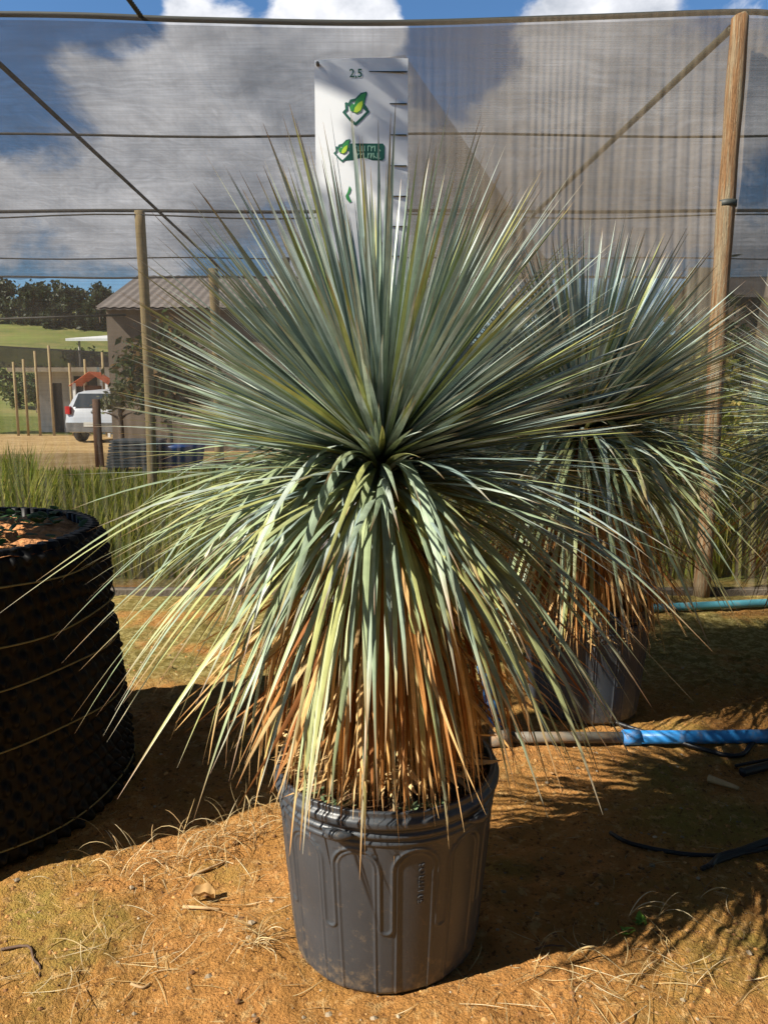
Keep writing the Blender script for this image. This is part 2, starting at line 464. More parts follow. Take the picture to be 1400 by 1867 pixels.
gx = axis(-2.2, 2.3, .013, -600, 600); gy = axis(1.3, 4.4, .013, -400, 900)
GX, GY = np.meshgrid(gx, gy)
P = np.stack([GX, GY, gheight(GX, GY)], -1)
tag(MB().grid(P).build("ground", gmat()), kind='structure')
def gz(x, y): return float(gheight(np.array([x]), np.array([y]))[0])
def G(px, py, lift=0.0):
    p = gnd(px, py); return Vector((p.x, p.y, gz(p.x, p.y) + lift))

# hill beyond the yard
hx = np.linspace(-160, 160, 90); hy = np.linspace(34, 190, 70)
HX, HY = np.meshgrid(hx, hy)
HZ = 15.0 * np.clip((HY - 40) / 85, 0, 1) ** 1.25 * np.clip(1 - .009 * (HX + 50), .3, 1.5) + (vnoise(HX * .05, HY * .05, 9) - .5) * 3 * np.clip((HY - 50) / 30, 0, 1) - .4
Mh = mat("hill pasture", (.15, .175, .03), .95, var=.35, scale=.12, dirt=((.24, .21, .06), .45, .65, .3))
tag(MB().grid(np.stack([HX, HY, HZ], -1)).build("hill", Mh), kind='structure')
def hz(x, y):
    return 15.0 * max(0, min(1, (y - 40) / 85)) ** 1.25 * min(1.5, max(.3, 1 - .009 * (x + 50))) - .4

# ---------------------------------------------------------------- leaf clump foliage helper
def leafcloud(mb, c, rad, n, size, cols, seed, squash=(1, 1, 1)):
    rg = np.random.default_rng(seed)
    k = max(5, n // 60)
    cc = rg.normal(size=(k, 3)); cc /= np.linalg.norm(cc, axis=1)[:, None]; cc *= rg.uniform(.25, .85, (k, 1))
    i = rg.integers(0, k, n)
    p = cc[i] + rg.normal(size=(n, 3)) * .17
    p = p * np.array(squash) * rad + np.array(c)
    a = rg.normal(size=(n, 3)); a /= np.linalg.norm(a, axis=1)[:, None]
    b = np.cross(a, rg.normal(size=(n, 3))); b /= np.linalg.norm(b, axis=1)[:, None]
    s = size * rg.uniform(.6, 1.3, (n, 1))
    q = np.stack([p - a * s, p + b * s * .45, p + a * s, p - b * s * .45], 1)
    col = np.array(cols)[rg.integers(0, len(cols), n)] * rg.uniform(.7, 1.3, (n, 1))
    f = np.arange(4 * n).reshape(n, 4)
    mb.add(q.reshape(-1, 3), f, np.repeat(col, 4, 0))

def tree(name, label, cat, base, h, rad, n, size, cols, seed, squash=(1, 1, .8), group=None, trunk_r=.08):
    t = empty(name, base); tag(t, label, cat, group)
    tr = MB()
    rg = random.Random(seed)
    top = Vector((0, 0, h - rad * .5 * squash[2]))
    tr.tube(spline([(0, 0, -.05), (rg.uniform(-.1, .1) * h * .2, 0, h * .35), top], 8), list(np.linspace(trunk_r, trunk_r * .4, 9)), 7)
    for k in range(6):
        a = rg.uniform(0, 6.28); s = top * rg.uniform(.5, .85)
        tr.tube(spline([s, s + Vector((math.cos(a) * rad * .4, math.sin(a) * rad * .4, rad * .25)), s + Vector((math.cos(a) * rad * .8, math.sin(a) * rad * .8, rad * .35))], 6), list(np.linspace(trunk_r * .45, .01, 7)), 5)
    tr.build("trunk", M_trunk, t)
    mb = MB(); leafcloud(mb, (0, 0, h - rad * squash[2]), rad, n, size, cols, seed, squash)
    mb.build("crown", M_folg, t, smooth=False)
    return t

# ---------------------------------------------------------------- yucca
PROF_T = [0, .12, .38, .6, .8, .93, 1]
PROF_W = [.55, .6, 1, .88, .52, .22, .03]
def yleaf(mb, az, base, el0, el1, L, W, c0, c1, c2, p=1.6, mode='out', twist=0., sway=0., kink=None, n=13, c2pos=.86):
    t = np.linspace(0, 1, n)
    f = t ** p if mode == 'out' else 1 - (1 - t) ** p
    th = el0 + (el1 - el0) * f
    if kink: th = np.where(t > kink[0], th + kink[1], th)
    a = az + sway * t * t
    d = np.stack([np.cos(th) * np.cos(a), np.cos(th) * np.sin(a), np.sin(th)], 1)
    ds = L / (n - 1)
    P = np.zeros((n, 3)); P[0] = base
    P[1:] = base + np.cumsum((d[:-1] + d[1:]) * .5 * ds, 0)
    sx = np.stack([-np.sin(a), np.cos(a), np.zeros(n)], 1)
    nm = np.cross(d, sx)
    tw = twist * t[:, None]
    s = sx * np.cos(tw) + nm * np.sin(tw); q = -sx * np.sin(tw) + nm * np.cos(tw)
    w = np.interp(t, PROF_T, PROF_W)[:, None] * W * .5
    rows = np.stack([P - s * w - q * w * .22, P, P + s * w - q * w * .22], 1)
    tt = t[:, None]
    c0, c1, c2 = (np.array(c) for c in (c0, c1, c2))
    k0 = np.clip(tt / .35, 0, 1); k2 = np.clip((tt - c2pos) / (1.001 - c2pos) * 1.3, 0, 1)
    c = c0 * (1 - k0) + c1 * k0; c = c * (1 - k2) + c2 * k2
    c3 = np.repeat(c[:, None, :], 3, 1)
    al = np.broadcast_to(np.array([0, .5, 1.])[None, :, None], (n, 3, 1)) + (base[0] * 37 + az * 5)
    mb.grid(rows, np.concatenate([c3, al], 2))

GLAUC = [(.35, .43, .38), (.27, .35, .32), (.46, .53, .46), (.30, .38, .28), (.22, .30, .28), (.40, .47, .44)]
OLIVE = [(.27, .31, .10), (.33, .36, .12), (.25, .31, .13), (.38, .38, .12)]
DROOP = [(.31, .38, .21), (.35, .41, .22), (.26, .34, .22), (.39, .43, .20), (.42, .44, .17), (.30, .38, .27)]
TIPS = [(.34, .20, .09), (.22, .11, .05), (.42, .36, .26), (.30, .17, .07)]
DEAD = [(.60, .36, .13), (.48, .22, .065), (.68, .48, .23), (.30, .12, .04), (.62, .42, .20), (.44, .20, .06), (.55, .34, .14)]
def make_yucca(seed, name="yucca", zc=1.0, gap=(2.5, 8.5), soil=0.0, dense=1.0, extra=True):
    """origin at the soil where the trunk rises, zc = height of the head above it"""
    rg = np.random.default_rng(seed); U = rg.uniform
    root = empty(name)
    pick = lambda l: l[rg.integers(0, len(l))]
    j = lambda c, s=.15: tuple(np.array(c) * (1 + U(-s, s)))
    t = MB(); t.tube([(0, 0, -.04), (0, 0, zc * .5), (0, 0, zc - .02), (0, 0, zc + .07)], [.075, .07, .06, .02], 14); t.build("trunk", M_trunk, root)
    up = MB()
    for i in range(int(1300 * dense)):
        s = U(math.sin(R(10)), .999); el = math.asin(s); az = U(0, 2 * math.pi)
        eld = math.degrees(el)
        lean = math.degrees(math.atan2(math.cos(el) * math.cos(az), math.sin(el)))
        if gap[0] < lean < gap[1] and U() < .78: continue
        L = np.interp(eld, [8, 35, 55, 90], [.58, .62, .69, .70]) * U(.74, 1.10)
        W = U(.0092, .0165); B = R(U(1, 9)) * math.cos(el)
        old = U() < np.interp(eld, [10, 40, 90], [.30, .11, .12])
        c = j(pick(OLIVE) if old else pick(GLAUC))
        base = np.array([0, 0, zc + .02 * s]) + .03 * np.array([math.cos(az) * math.cos(el), math.sin(az) * math.cos(el), s])
        yleaf(up, az, base, el, el - B, L, W, np.array(c) * np.array([.80, .78, .50]), c, j(pick(TIPS)), p=1.7, twist=U(-.9, .9), sway=U(-.05, .05), c2pos=.9)
    up.build("upright_leaves", M_leaf, root)
    mid = MB()
    for i in range(int(360 * dense)):
        el = R(U(-16, 18)); az = U(0, 2 * math.pi)
        L = U(.46, .74); W = U(.0095, .0165)
        c = j(pick(DROOP) if U() < .6 else pick(GLAUC))
        base = np.array([math.cos(az) * .04, math.sin(az) * .04, zc - U(0, .05)])
        yleaf(mid, az, base, el, el - R(U(6, 38)), L, W, np.array(c) * np.array([.9, .95, .7]), c, j(pick(TIPS)), p=1.4, twist=U(-.5, .5), sway=U(-.12, .12), c2pos=U(.78, .92))
    mid.build("spreading_leaves", M_leaf, root)
    dr = MB()
    for i in range(int(235 * dense)):
        az = U(0, 2 * math.pi); k = U()
        el = R(24 - 44 * k + U(-8, 8)); el1 = R(-32 - 40 * k + U(-8, 8))
        L = (U(.70, .92) if U() < .7 else U(.5, .75)) - .06 * k; W = U(.0095, .019)
        c = j(pick(DROOP))
        base = np.array([math.cos(az) * .05, math.sin(az) * .05, zc - .02 - .12 * k])
        kk = (U(.8, .92), R(U(-40, 30))) if U() < .07 else None
        yleaf(dr, az, base, el, el1, L, W, np.array(c) * np.array([.9, .95, .7]), c, j(pick(TIPS)), p=1.9, mode='in', twist=U(-.5, .5), sway=U(-.22, .22), c2pos=U(.72, .9), kink=kk)
    for i in range(int(60 * dense)):                       # blades that rise first and fold over
        az = U(0, 2 * math.pi); el = R(U(35, 62)); c = j(pick(DROOP) if U() < .5 else pick(GLAUC))
        base = np.array([math.cos(az) * .05, math.sin(az) * .05, zc - .03])
        yleaf(dr, az, base, el, R(U(-72, -40)), U(.45, .80), U(.015, .024), np.array(c) * .9, c, j(pick(TIPS)), p=2.6, mode='in', twist=U(-.6, .6), sway=U(-.3, .3), c2pos=U(.8, .92))
    for i in range(int(75 * dense)):
        az = U(0, 2 * math.pi); k = U()
        el = R(-15 - 45 * k); el1 = R(-78 - 9 * U())
        z0 = zc - .1 - .22 * k
        L = min(U(.5, .82), (z0 + U(-.06, .10)) / .88); W = U(.011, .019)
        c = j(pick(DROOP) if U() < .75 else pick(OLIVE))
        base = np.array([math.cos(az) * .06, math.sin(az) * .06, z0])
        yleaf(dr, az, base, el, el1, L, W, np.array(c) * .8, c, j(pick(DEAD) if U() < .6 else pick(TIPS)), p=1.7, mode='in', twist=U(-.6, .6), sway=U(-.2, .2), c2pos=U(.55, .85))
    dr.build("drooping_leaves", M_leaf, root)
    dd = MB()
    for i in range(int(1050 * dense)):
        az = U(0, 2 * math.pi); k = U()
        z0 = zc - .10 - .62 * k
        el = R(U(-70, -12)); el1 = R(-84 + (U(0, 55) if U() < .35 else 0))
        L = min(U(.50, .82), (z0 - .01) / .90); W = U(.007, .016)
        c = j(pick(DEAD), .25)
        base = np.array([math.cos(az) * .065, math.sin(az) * .065, z0])
        yleaf(dd, az, base, el, el1, L, W, np.array(c) * .8, c, j(pick(DEAD)), p=2.2, mode='in', twist=U(-1.6, 1.6), sway=U(-.5, .5), n=10)
    # fallen dead blades lying on the soil
    for i in range(int(420 * dense)):
        az = U(0, 2 * math.pi); r0 = U(.02, .17)
        yleaf(dd, az, np.array([math.cos(az) * r0, math.sin(az) * r0, U(.05, .14)]), R(U(-45, -10)), R(U(-12, 4)), U(.08, .17), U(.010, .018), j(pick(DEAD), .2), j((.72, .50, .24), .25), j(pick(DEAD)), twist=U(-2, 2), sway=U(-1, 1), n=6, mode='in')
    dd.build("dead_leaf_skirt", M_dead, root)
    return root

# ---------------------------------------------------------------- moulded plastic pot
POT_R0, POT_R1, POT_H = .243, .284, .504
def make_pot(name="plant_pot", text=True):
    root = empty(name)
    na, nz_ = 760, 190
    A = np.linspace(0, 2 * math.pi, na, endpoint=False); Z = np.linspace(0, POT_H, nz_)
    AA, ZZ = np.meshgrid(A, Z)
    Rr = POT_R0 + (POT_R1 - POT_R0) * (ZZ / POT_H) ** .85
    Rr = Rr - .018 * np.clip(1 - ZZ / .022, 0, 1) ** 2
    k = 12; per = 2 * math.pi / k
    s = ((AA / per) % 1 - .5) * per * .262                # metres along wall from arch centre
    hw = .054; gap = per * .262 / 2 - hw                  # arch half width, half gap between arches
    zt = .355; zb = .20
    d = np.full_like(s, 9.)
    a_s = np.abs(s)
    d_arch = np.where(ZZ > zt, np.abs(np.hypot(s, ZZ - zt) - hw), np.abs(a_s - hw))
    u = np.abs(a_s - per * .262 / 2)
    d_u = np.where(ZZ < zb, np.abs(np.hypot(u, ZZ - zb) - gap), 9)
    dd_ = np.where(ZZ >= zb, d_arch, d_u)
    Rr += .0036 * np.exp(-(dd_ / .0036) ** 2)
    d2 = np.where(ZZ > zt, np.abs(np.hypot(s, ZZ - zt) - hw + .011), np.abs(a_s - hw + .011))
    Rr += .003 * np.exp(-(d2 / .003) ** 2)
    Rr -= .0016 * ((dd_ > .002) & (a_s < hw) & (ZZ < zt + hw * .8)) * np.clip((hw - a_s) * 100, 0, 1) * 1.
    for zb_, w_, h_ in ((.425, .005, .004), (.445, .006, .006), (.476, .0125, .012)):
        Rr += h_ * np.exp(-((ZZ - zb_) / w_) ** 4)
    Rr += .0012 * np.sin(AA * 3 + 1) + .002 * np.sin(AA * 2) * (1 - ZZ / POT_H)
    wob = .003 * np.sin(AA * 3 + .7) * (ZZ / POT_H)
    P = np.stack([Rr * np.cos(AA), Rr * np.sin(AA), ZZ + wob], -1)
    # roll over rim and inside
    prof = [(-.003, .002), (-.010, .001), (-.014, -.006), (-.016, -.03), (-.022, -.12)]
    rows = [P]
    for dr_, dz in prof:
        r = Rr[-1] + dr_
        rows.append(np.stack([r * np.cos(A), r * np.sin(A), np.full(na, POT_H) + dz + wob[-1]], -1)[None])
    P = np.concatenate(rows, 0)
    mb = MB().grid(P, closed=True)
    mb.f.append(tuple(reversed(range(na))))
    mb.build("pot_wall", M_pot, root)
    # lifting lugs with a strap
    for a0 in (R(248), R(318), R(68), R(138)):
        h = MB(); c = Vector((math.cos(a0), math.sin(a0), 0)); tn = Vector((-math.sin(a0), math.cos(a0), 0))
        pts = []; rr = []
        for q in np.linspace(0, 1, 9):
            w = (q - .5) * .075
            out = .293 + .014 * math.sin(q * math.pi)
            a2 = a0 + w / .287
            pts.append((math.cos(a2) * out, math.sin(a2) * out, .452 + .004 * math.sin(q * math.pi))); rr.append(.004 + .009 * math.sin(q * math.pi))
        h.tube(pts, rr, 10); h.build("handle", M_pot, root)
    # soil
    n = 64; rr = np.linspace(0.001, .266, 20); A2 = np.linspace(0, 2 * math.pi, n, endpoint=False)
    RR, A3 = np.meshgrid(rr, A2, indexing='ij'); X, Y = RR * np.cos(A3), RR * np.sin(A3)
    MB().grid(np.stack([X, Y, .462 + (vnoise(X * 30 + 50, Y * 30 + 50, 3) - .5) * .02 + .012 * (1 - RR / .24)], -1), closed=True).build("soil", M_soil, root)
    if text:
        cu = bpy.data.curves.new("t", 'FONT'); cu.body = "50 LITROS"; cu.size = .0215; cu.extrude = .0011; cu.align_x = 'CENTER'; cu.space_character = 1.12
        o = bpy.data.objects.new("t", cu); COL.objects.link(o)
        me = bpy.data.meshes.new_from_object(o); COL.objects.unlink(o); bpy.data.objects.remove(o)
        V = np.array([v.co[:] for v in me.vertices]); F = [tuple(p.vertices) for p in me.polygons]
        a0 = R(-90) + math.asin(.093 / .28); zc_ = .315          # text runs upwards
        zz = zc_ + V[:, 0]; aa = a0 - V[:, 1] / .267
        rr = POT_R0 + (POT_R1 - POT_R0) * (zz / POT_H) ** .85 + V[:, 2] + .0005
        MB().add(np.stack([rr * np.cos(aa), rr * np.sin(aa), zz], 1), F).build("embossed_lettering", M_moldtxt, root, smooth=False)
    return root

PX, PY = .005, 1.895
pot = make_pot(); pot.location = (PX, PY, .0)
tag(pot, "black moulded plastic pot with arched ribs in the sunny foreground", "plant pot", "black moulded plant pots")
yuc = make_yucca(11, "yucca", zc=.80)
yuc.location = (PX - .012, PY, .475)
tag(yuc, "large blue-green yucca in the foreground pot, spiky round head over brown dead leaf skirt", "yucca", "potted yuccas")

pot2 = copy_tree(pot); pot2.location = (.93, 3.42, 0); pot2.rotation_euler.z = R(50)
tag(pot2, "black plastic pot behind the grey and blue pipe, half hidden by the front yucca", "plant pot", "black moulded plant pots")
yuc2 = copy_tree(yuc); yuc2.location = (.87, 3.42, .36); yuc2.rotation_euler = (0, 0, R(140)); yuc2.scale = (1.2, 1.2, 1.15)
tag(yuc2, "shaded yucca behind and to the right of the foreground one, beside the round post", "yucca", "potted yuccas")
pot3 = copy_tree(pot); pot3.location = (2.28, 3.60, 0); pot3.rotation_euler.z = R(20)
tag(pot3, "black plastic pot of the yucca cut off by the right frame edge", "plant pot", "black moulded plant pots")
yuc3 = copy_tree(yuc); yuc3.scale = (1.2, 1.2, 1.15); yuc3.location = (2.28, 3.60, .38); yuc3.rotation_euler.z = R(250)
tag(yuc3, "yucca cut off by the right edge, only dark leaf tips in frame", "yucca", "potted yuccas")

# a small paper tag tied to the trunk
tg = MB(); p = at(626, 1352, PY - .14)
tg.box(-.012, .012, -.001, .001, -.03, .03, M=Matrix.Translation(p) @ Matrix.Rotation(R(8), 4, 'Y'))
tg = tg.build("plant_tag", M_tag, smooth=False); tag(tg, "small white tag tied among the brown dead leaves above the front pot", "plant tag")
bl = MB()
for k in range(5): bl.box(-.009, .009, -.0022, -.0014, -.022 + k * .009, -.0195 + k * .009, M=Matrix.Translation(p) @ Matrix.Rotation(R(8), 4, 'Y'))
bl.build("printed_lines", M_black, tg, smooth=False)

# weeds on the soil of the front pot
wd = MB()
for (cx, cy, n) in ((-.12, -.20, 26), (-.17, -.15, 14), (.07, -.21, 24), (.12, -.19, 20), (.20, -.08, 24), (-.215, .02, 14)):
    for i in range(n):
        a = random.uniform(0, 6.28); L = random.uniform(.012, .028)
        yleaf(wd, a, np.array([PX + cx + random.gauss(0, .018), PY + cy + random.gauss(0, .010), .478]), R(random.uniform(10, 60)), R(random.uniform(-20, 10)), L, .009,
              (.14, .22, .10), (.22, .32, .17), (.25, .33, .18), n=4)
tag(wd.build("pot_weeds", M_folg), kind='stuff')

# ---------------------------------------------------------------- height ruler sign
SY = 2.80
SX0, SX1 = at(573, 108, SY).x, at(744, 106, SY).x
ztop = at(573, 109, SY).z
def z_of(h): return H + at(700, 132, SY).z - H - (2.5 - h)      # the 2,5 mark sits at y = 132
sg = MB()
n = 24; xs = np.linspace(SX0, SX1, n); zs = np.linspace(.01, ztop, 30)
XX, ZZ = np.meshgrid(xs, zs)
YY = SY + .010 * np.sin((XX - SX0) / (SX1 - SX0) * math.pi * 1.0) * -1 + .004 * np.sin(ZZ * 3)
front = np.stack([XX, YY, ZZ + .006 * (XX - SX0) / (SX1 - SX0)], -1); back = front.copy(); back[..., 1] += .004
sg.grid(front); sg.grid(back[:, ::-1])
for a_, b_ in ((front[0], back[0]), (back[-1], front[-1])): sg.grid(np.stack([a_, b_]))
for a_, b_ in ((back[:, 0], front[:, 0]), (front[:, -1], back[:, -1])): sg.grid(np.stack([a_, b_]))
sign = sg.build("height_sign", M_white)
tag(sign, "tall white measuring board behind the front yucca, marked 2,5 with a green leaf emblem", "measuring board")
def syf(x, z): 
    return SY - .010 * math.sin((x - SX0) / (SX1 - SX0) * math.pi) + .004 * math.sin(z * 3) - .0018
def on_sign(px, py):
    p = at(px, py, SY - .006); return (p.x, p.z)
def flat(name, polys, m, lift=0.0):
    mb = MB()
    for poly in polys:
        P = [on_sign(*q) for q in poly]
        v = [(x, syf(x, z) - lift, z) for x, z in P]
        mb.add(v, [tuple(range(len(v)))])
    return mb.build(name, m, sign, smooth=False)
def stroke(pts, w):
    """closed or open polyline in photo pixels as quads"""
    out = []
    for (x0, y0), (x1, y1) in zip(pts[:-1], pts[1:]):
        L = math.hypot(x1 - x0, y1 - y0) or 1; nx, ny = -(y1 - y0) / L * w / 2, (x1 - x0) / L * w / 2
        ex, ey = (x1 - x0) / L * w * .3, (y1 - y0) / L * w * .3
        out.append([(x0 - ex + nx, y0 - ey + ny), (x1 + ex + nx, y1 + ey + ny), (x1 + ex - nx, y1 + ey - ny), (x0 - ex - nx, y0 - ey - ny)])
    return out
def signtext(body, px, py, hpx, m, name, bold=.0):
    cu = bpy.data.curves.new("t", 'FONT'); cu.body = body; cu.align_x = 'CENTER'; cu.size = 1; cu.offset = bold
    o = bpy.data.objects.new("t", cu); COL.objects.link(o)
    me = bpy.data.meshes.new_from_object(o); COL.objects.unlink(o); bpy.data.objects.remove(o)
    V = np.array([v.co[:] for v in me.vertices]); F = [tuple(p_.vertices) for p_ in me.polygons]
    x0, z0 = on_sign(px, py); sc_ = (on_sign(px, py - hpx)[1] - z0) / .70
    v = [(x0 + q[0] * sc_, syf(x0 + q[0] * sc_, z0) - .0006, z0 + q[1] * sc_) for q in V]
    MB().add(v, F).build(name, m, sign, smooth=False)
signtext("2,5", 649, 141, 15, M_ink, "number", .012)
# ten centimetre ticks down the right edge, a long one at 2,5
tk = MB()
for i in range(24):
    z = z_of(2.5 - .1 * i)
    if z < .05: break
    w = .062 if i else .132
    MB().box(SX1 - w, SX1 - .003, syf(SX1 - w / 2, z) - .004, syf(SX1 - w / 2, z) + .004, z - .0009, z + .0009).build("scale_mark", M_black, sign, smooth=False)
# leaf emblem: crest outline with a lime leaf
def emblem(cx, cy, k, nm=""):
    T = lambda pts: [(cx + (x - 649) * k, cy + (y - 200) * k) for x, y in pts]
    crest = [(669, 200), (662, 190), (667, 170), (659, 172), (649, 182), (640, 184), (636, 191), (631, 189), (632, 200), (627, 205), (638, 218), (648, 227), (658, 218), (671, 204), (664, 197)]
    flat("emblem_outline", stroke(T(crest), 4.6 * k), M_ink)
    flat("emblem_leaf", [T([(667, 170), (659, 173), (650, 182), (645, 192), (641, 203), (650, 208), (658, 204), (663, 192)])], M_mid, .0004)
    flat("emblem_leaf_face", [T([(661, 184), (653, 189), (647, 197), (645, 205), (651, 206), (658, 201), (661, 192)])], M_lime, .0009)
    flat("emblem_shadow", [T([(637, 196), (643, 188), (646, 193), (643, 203), (639, 204)])], M_mid, .0007)
emblem(649, 200, 1.0)
emblem(625, 276, .68)
flat("name_panel", [[(638, 264), (640, 262), (698, 262), (701, 266), (701, 288), (698, 293), (624, 293), (636, 283)]], M_ink)
lp = []
for row, (y0, y1) in enumerate(((267, 276), (280, 289))):
    x = 646
    while x < 692:
        w = random.choice((3, 4, 5)); lp += stroke([(x, y0), (x, y1)], 1.6)
        if random.random() < .7: lp += stroke([(x, random.choice((y0, (y0 + y1) / 2, y1))), (x + w, random.choice((y0, y1)))], 1.4)
        x += w + 2.2
flat("panel_letter_marks", lp, mat("pale print", (.35, .62, .45), .5), .0008)
flat("lower_mark", [[(634, 350), (637, 339), (640, 345), (638, 352), (634, 357), (630, 358)], [(630, 358), (635, 356), (638, 363), (641, 369), (637, 370), (632, 364)]], M_mid)
# eyelet on the upper left corner
MB().tube([(SX0 + .012, SY - .012, ztop - .015), (SX0 + .012, SY + .01, ztop - .015)], .006, 10).build("eyelet", M_grey, sign)

# ---------------------------------------------------------------- shade house
RY = 5.5
net = empty("shade_house", (0, RY, 0))
tag(net, "translucent grey shade cloth house with a wrinkled wall and sagging roof wires", "shade house")
L0 = lambda p: Vector(p) - Vector((0, RY, 0))
railpts = [at(-900, 30, RY), at(0, 26, RY), at(350, 36, RY), at(700, 42, RY), at(1050, 32, RY), at(1345, 22, RY), at(1500, 28, RY), at(2200, 40, RY)]
rs = spline(railpts, 70)
rxs = np.array([p.x for p in rs]); rzs = np.array([p.z for p in rs])
MB().tube([L0(p) for p in rs], .019, 8).build("top_rail", M_rail, net)
nx, nz_ = 1100, 60
X = np.linspace(-5.6, 6.6, nx); T = np.linspace(0, 1, nz_)
XX, TT = np.meshgrid(X, T)
ZT = np.interp(XX, rxs, rzs)
ZZ = .05 + (ZT - .05) * TT
ph = (vnoise(XX * 2.2, ZZ * .35, 21)) * 26 + XX * 80
ph2 = (vnoise(XX * 3.1, ZZ * .5, 22)) * 12 + XX * 131
amp = .0034 * (.25 + .75 * np.clip((XX + .2) / .9, 0, 1)) * (1 - .80 * np.clip((TT - .80) / .2, 0, 1))
amp += .006 * np.clip((.42 - TT) / .2, 0, 1)
amp *= .45 + 1.1 * vnoise(XX * 1.7, ZZ * 1.1, 23)
YY = amp * np.sin(ph) + amp * .5 * np.sin(ph2) + .05 * (vnoise(XX * .8, ZZ * .7, 24) - .5) + .006 * np.sin(ZZ * 26 + XX * 9 + 5 * vnoise(XX, ZZ, 4)) * np.clip(-(XX - .1), 0, 1)
YY += -.02 - .10 * (1 - TT) 
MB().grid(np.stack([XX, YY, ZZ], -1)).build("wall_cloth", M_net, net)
RZ = 3.86
X = np.linspace(-13, 13, 120); Y = np.linspace(.03, 11.0, 120)
XX, YY = np.meshgrid(X, Y)
sag = -.10 * np.abs(np.sin(YY / 3.45 * math.pi)) - .05 * vnoise(XX * .8, YY * .8, 31) + .012 * np.sin(XX * 14 + YY * 6)
edge = np.interp(XX, rxs, rzs) - RZ - .02
ZZ = RZ + sag * np.clip(YY / 1.2, 0, 1) + edge * np.clip(1 - YY / 2, 0, 1)
MB().grid(np.stack([XX, YY, ZZ], -1)).build("roof_cloth", M_net2, net)
# hanging cloth end, its slanting edge runs down to the right
def wirex(y, z, x0, x1, r, sagz=.03, m=M_wire, n=14):
    pts = [(x, y, z - sagz * math.sin((x - x0) / 4.2 * math.pi) ** 2) for x in np.linspace(x0, x1, n * 3)]
    MB().tube(pts, r, 6).build("roof_wire", m, net)
wirex(1.9, RZ - .10, -12, 12, .011)
wirex(5.25, RZ - .02, -12, 12, .022, .02)
wirex(5.1, RZ - .10, -12, 12, .010, .06)
wirex(8.7, RZ - .05, -12, 12, .012)
wirex(11.0, RZ - .05, -12, 12, .02)
for xa, xb, r in ((-2.80, -3.22, .020), (2.30, 1.75, .026)):
    MB().tube([(xa, .02, RZ - .03), (xb, 11, RZ - .04)], r, 7).build("ridge_cable", M_cable if xa > 0 else M_wire, net)
fl = [L0(at(600, 120, 5.75)), L0(at(738, 100, 5.75)), L0(at(1000, 480, 5.75)), L0(at(1010, 560, 5.75)), L0(at(600, 560, 5.75))]
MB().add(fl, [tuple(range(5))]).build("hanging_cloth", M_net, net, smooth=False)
def pole(px, ytop, Y, r, m, base_z=0, wob=.02):
    p = at(px, ytop, Y)
    b = MB(); b.tube(spline([(p.x, Y - RY, base_z), (p.x + wob, Y - RY, p.z * .5), (p.x, Y - RY, p.z)], 12), r, 12)
    return b.build("pole", m, net)
pole(255, 385, 10.65, .068, M_pale); pole(389, 490, 16.45, .10, M_pale)
p = at(525, 470, 11); MB().tube([(p.x - .02, 5.5, p.z), (p.x + .06, 5.5, 0)], .045, 8).build("pole", M_rail, net)
kb = MB().box(-6, 7, -.15, -.06, -.02, .045).build("kerb", mat("earth stained kerb", (.13, .105, .08), .9, var=.4, scale=6, bump=.4), net, smooth=False)

# round timber post in front of the cloth
tp = at(1347, 27, RY - .16)
post = MB()
pts = [(tp.x + .006 * math.sin(z * 2), RY - .16, z) for z in np.linspace(-.05, tp.z - .02, 24)] + [(tp.x, RY - .16, tp.z)]
post.tube(pts, list(.056 + .003 * np.sin(np.arange(24) * 1.3)) + [.040], 20)
post = post.build("timber_post", M_post)
zb_ = at(1330, 372, RY - .16).z
MB().tube([(tp.x, RY - .16, zb_ - .02), (tp.x, RY - .16, zb_ + .02)], .062, 20).build("strap", M_rail, post)
tag(post, "thick round timber post with a dark band standing before the cloth wall on the right", "post")
# overhead tie reaching the rail from above the camera
cb = MB(); a_, b_ = at(258, 30, RY), at(222, -20, RY - .6); d_ = b_ - a_
for k in range(3):
    cb.tube([a_ + d_ * t * 2.5 + Vector((.012 * math.cos(t * 60 + k * 2.1), .012 * math.sin(t * 60 + k * 2.1), 0)) for t in np.linspace(0, 1, 60)], .008, 5)
tag(cb.build("overhead_cable", M_wire), "twisted dark cable running up from the top rail at upper left", "cable")

# ---------------------------------------------------------------- air-pruning pot on the left
ap = empty("root_pruning_pot", (-1.64, 2.66, 0)); tag(ap, "huge black knobbly root pruning pot in deep shade, cut off by the left edge", "plant pot")
na, nz_ = 620, 170
A = np.linspace(0, 2 * math.pi, na, endpoint=False); Z = np.linspace(0, .965, nz_); AA, ZZ = np.meshgrid(A, Z)
Rr = .665 - .065 * (ZZ / .965) + .005 * np.sin(ZZ * 17)
kn = np.sin(AA * 78 + 2.5 * vnoise(AA * 5, ZZ * 6, 3)) * np.sin(ZZ * math.pi / .048 + 2.5 * vnoise(AA * 4, ZZ * 5, 8)) * (.4 + vnoise(AA * 9, ZZ * 9, 12))
Rr = Rr + .026 * np.clip(kn, 0, 2) ** .8 - .02 * np.clip((ZZ - .94) / .02, 0, 1)
P = np.stack([Rr * np.cos(AA), Rr * np.sin(AA), ZZ], -1)
ins = np.stack([(Rr[-1] - .03) * np.cos(A), (Rr[-1] - .03) * np.sin(A), np.full(na, .965)], -1)[None]; ins2 = ins.copy(); ins2[..., 2] = .85
MB().grid(np.concatenate([P, ins, ins2]), closed=True).build("knobbly_wall", M_air, ap)
rr = np.linspace(.001, .60, 40); RR, A3 = np.meshgrid(rr, A[::4], indexing='ij'); X, Y = RR * np.cos(A3), RR * np.sin(A3)
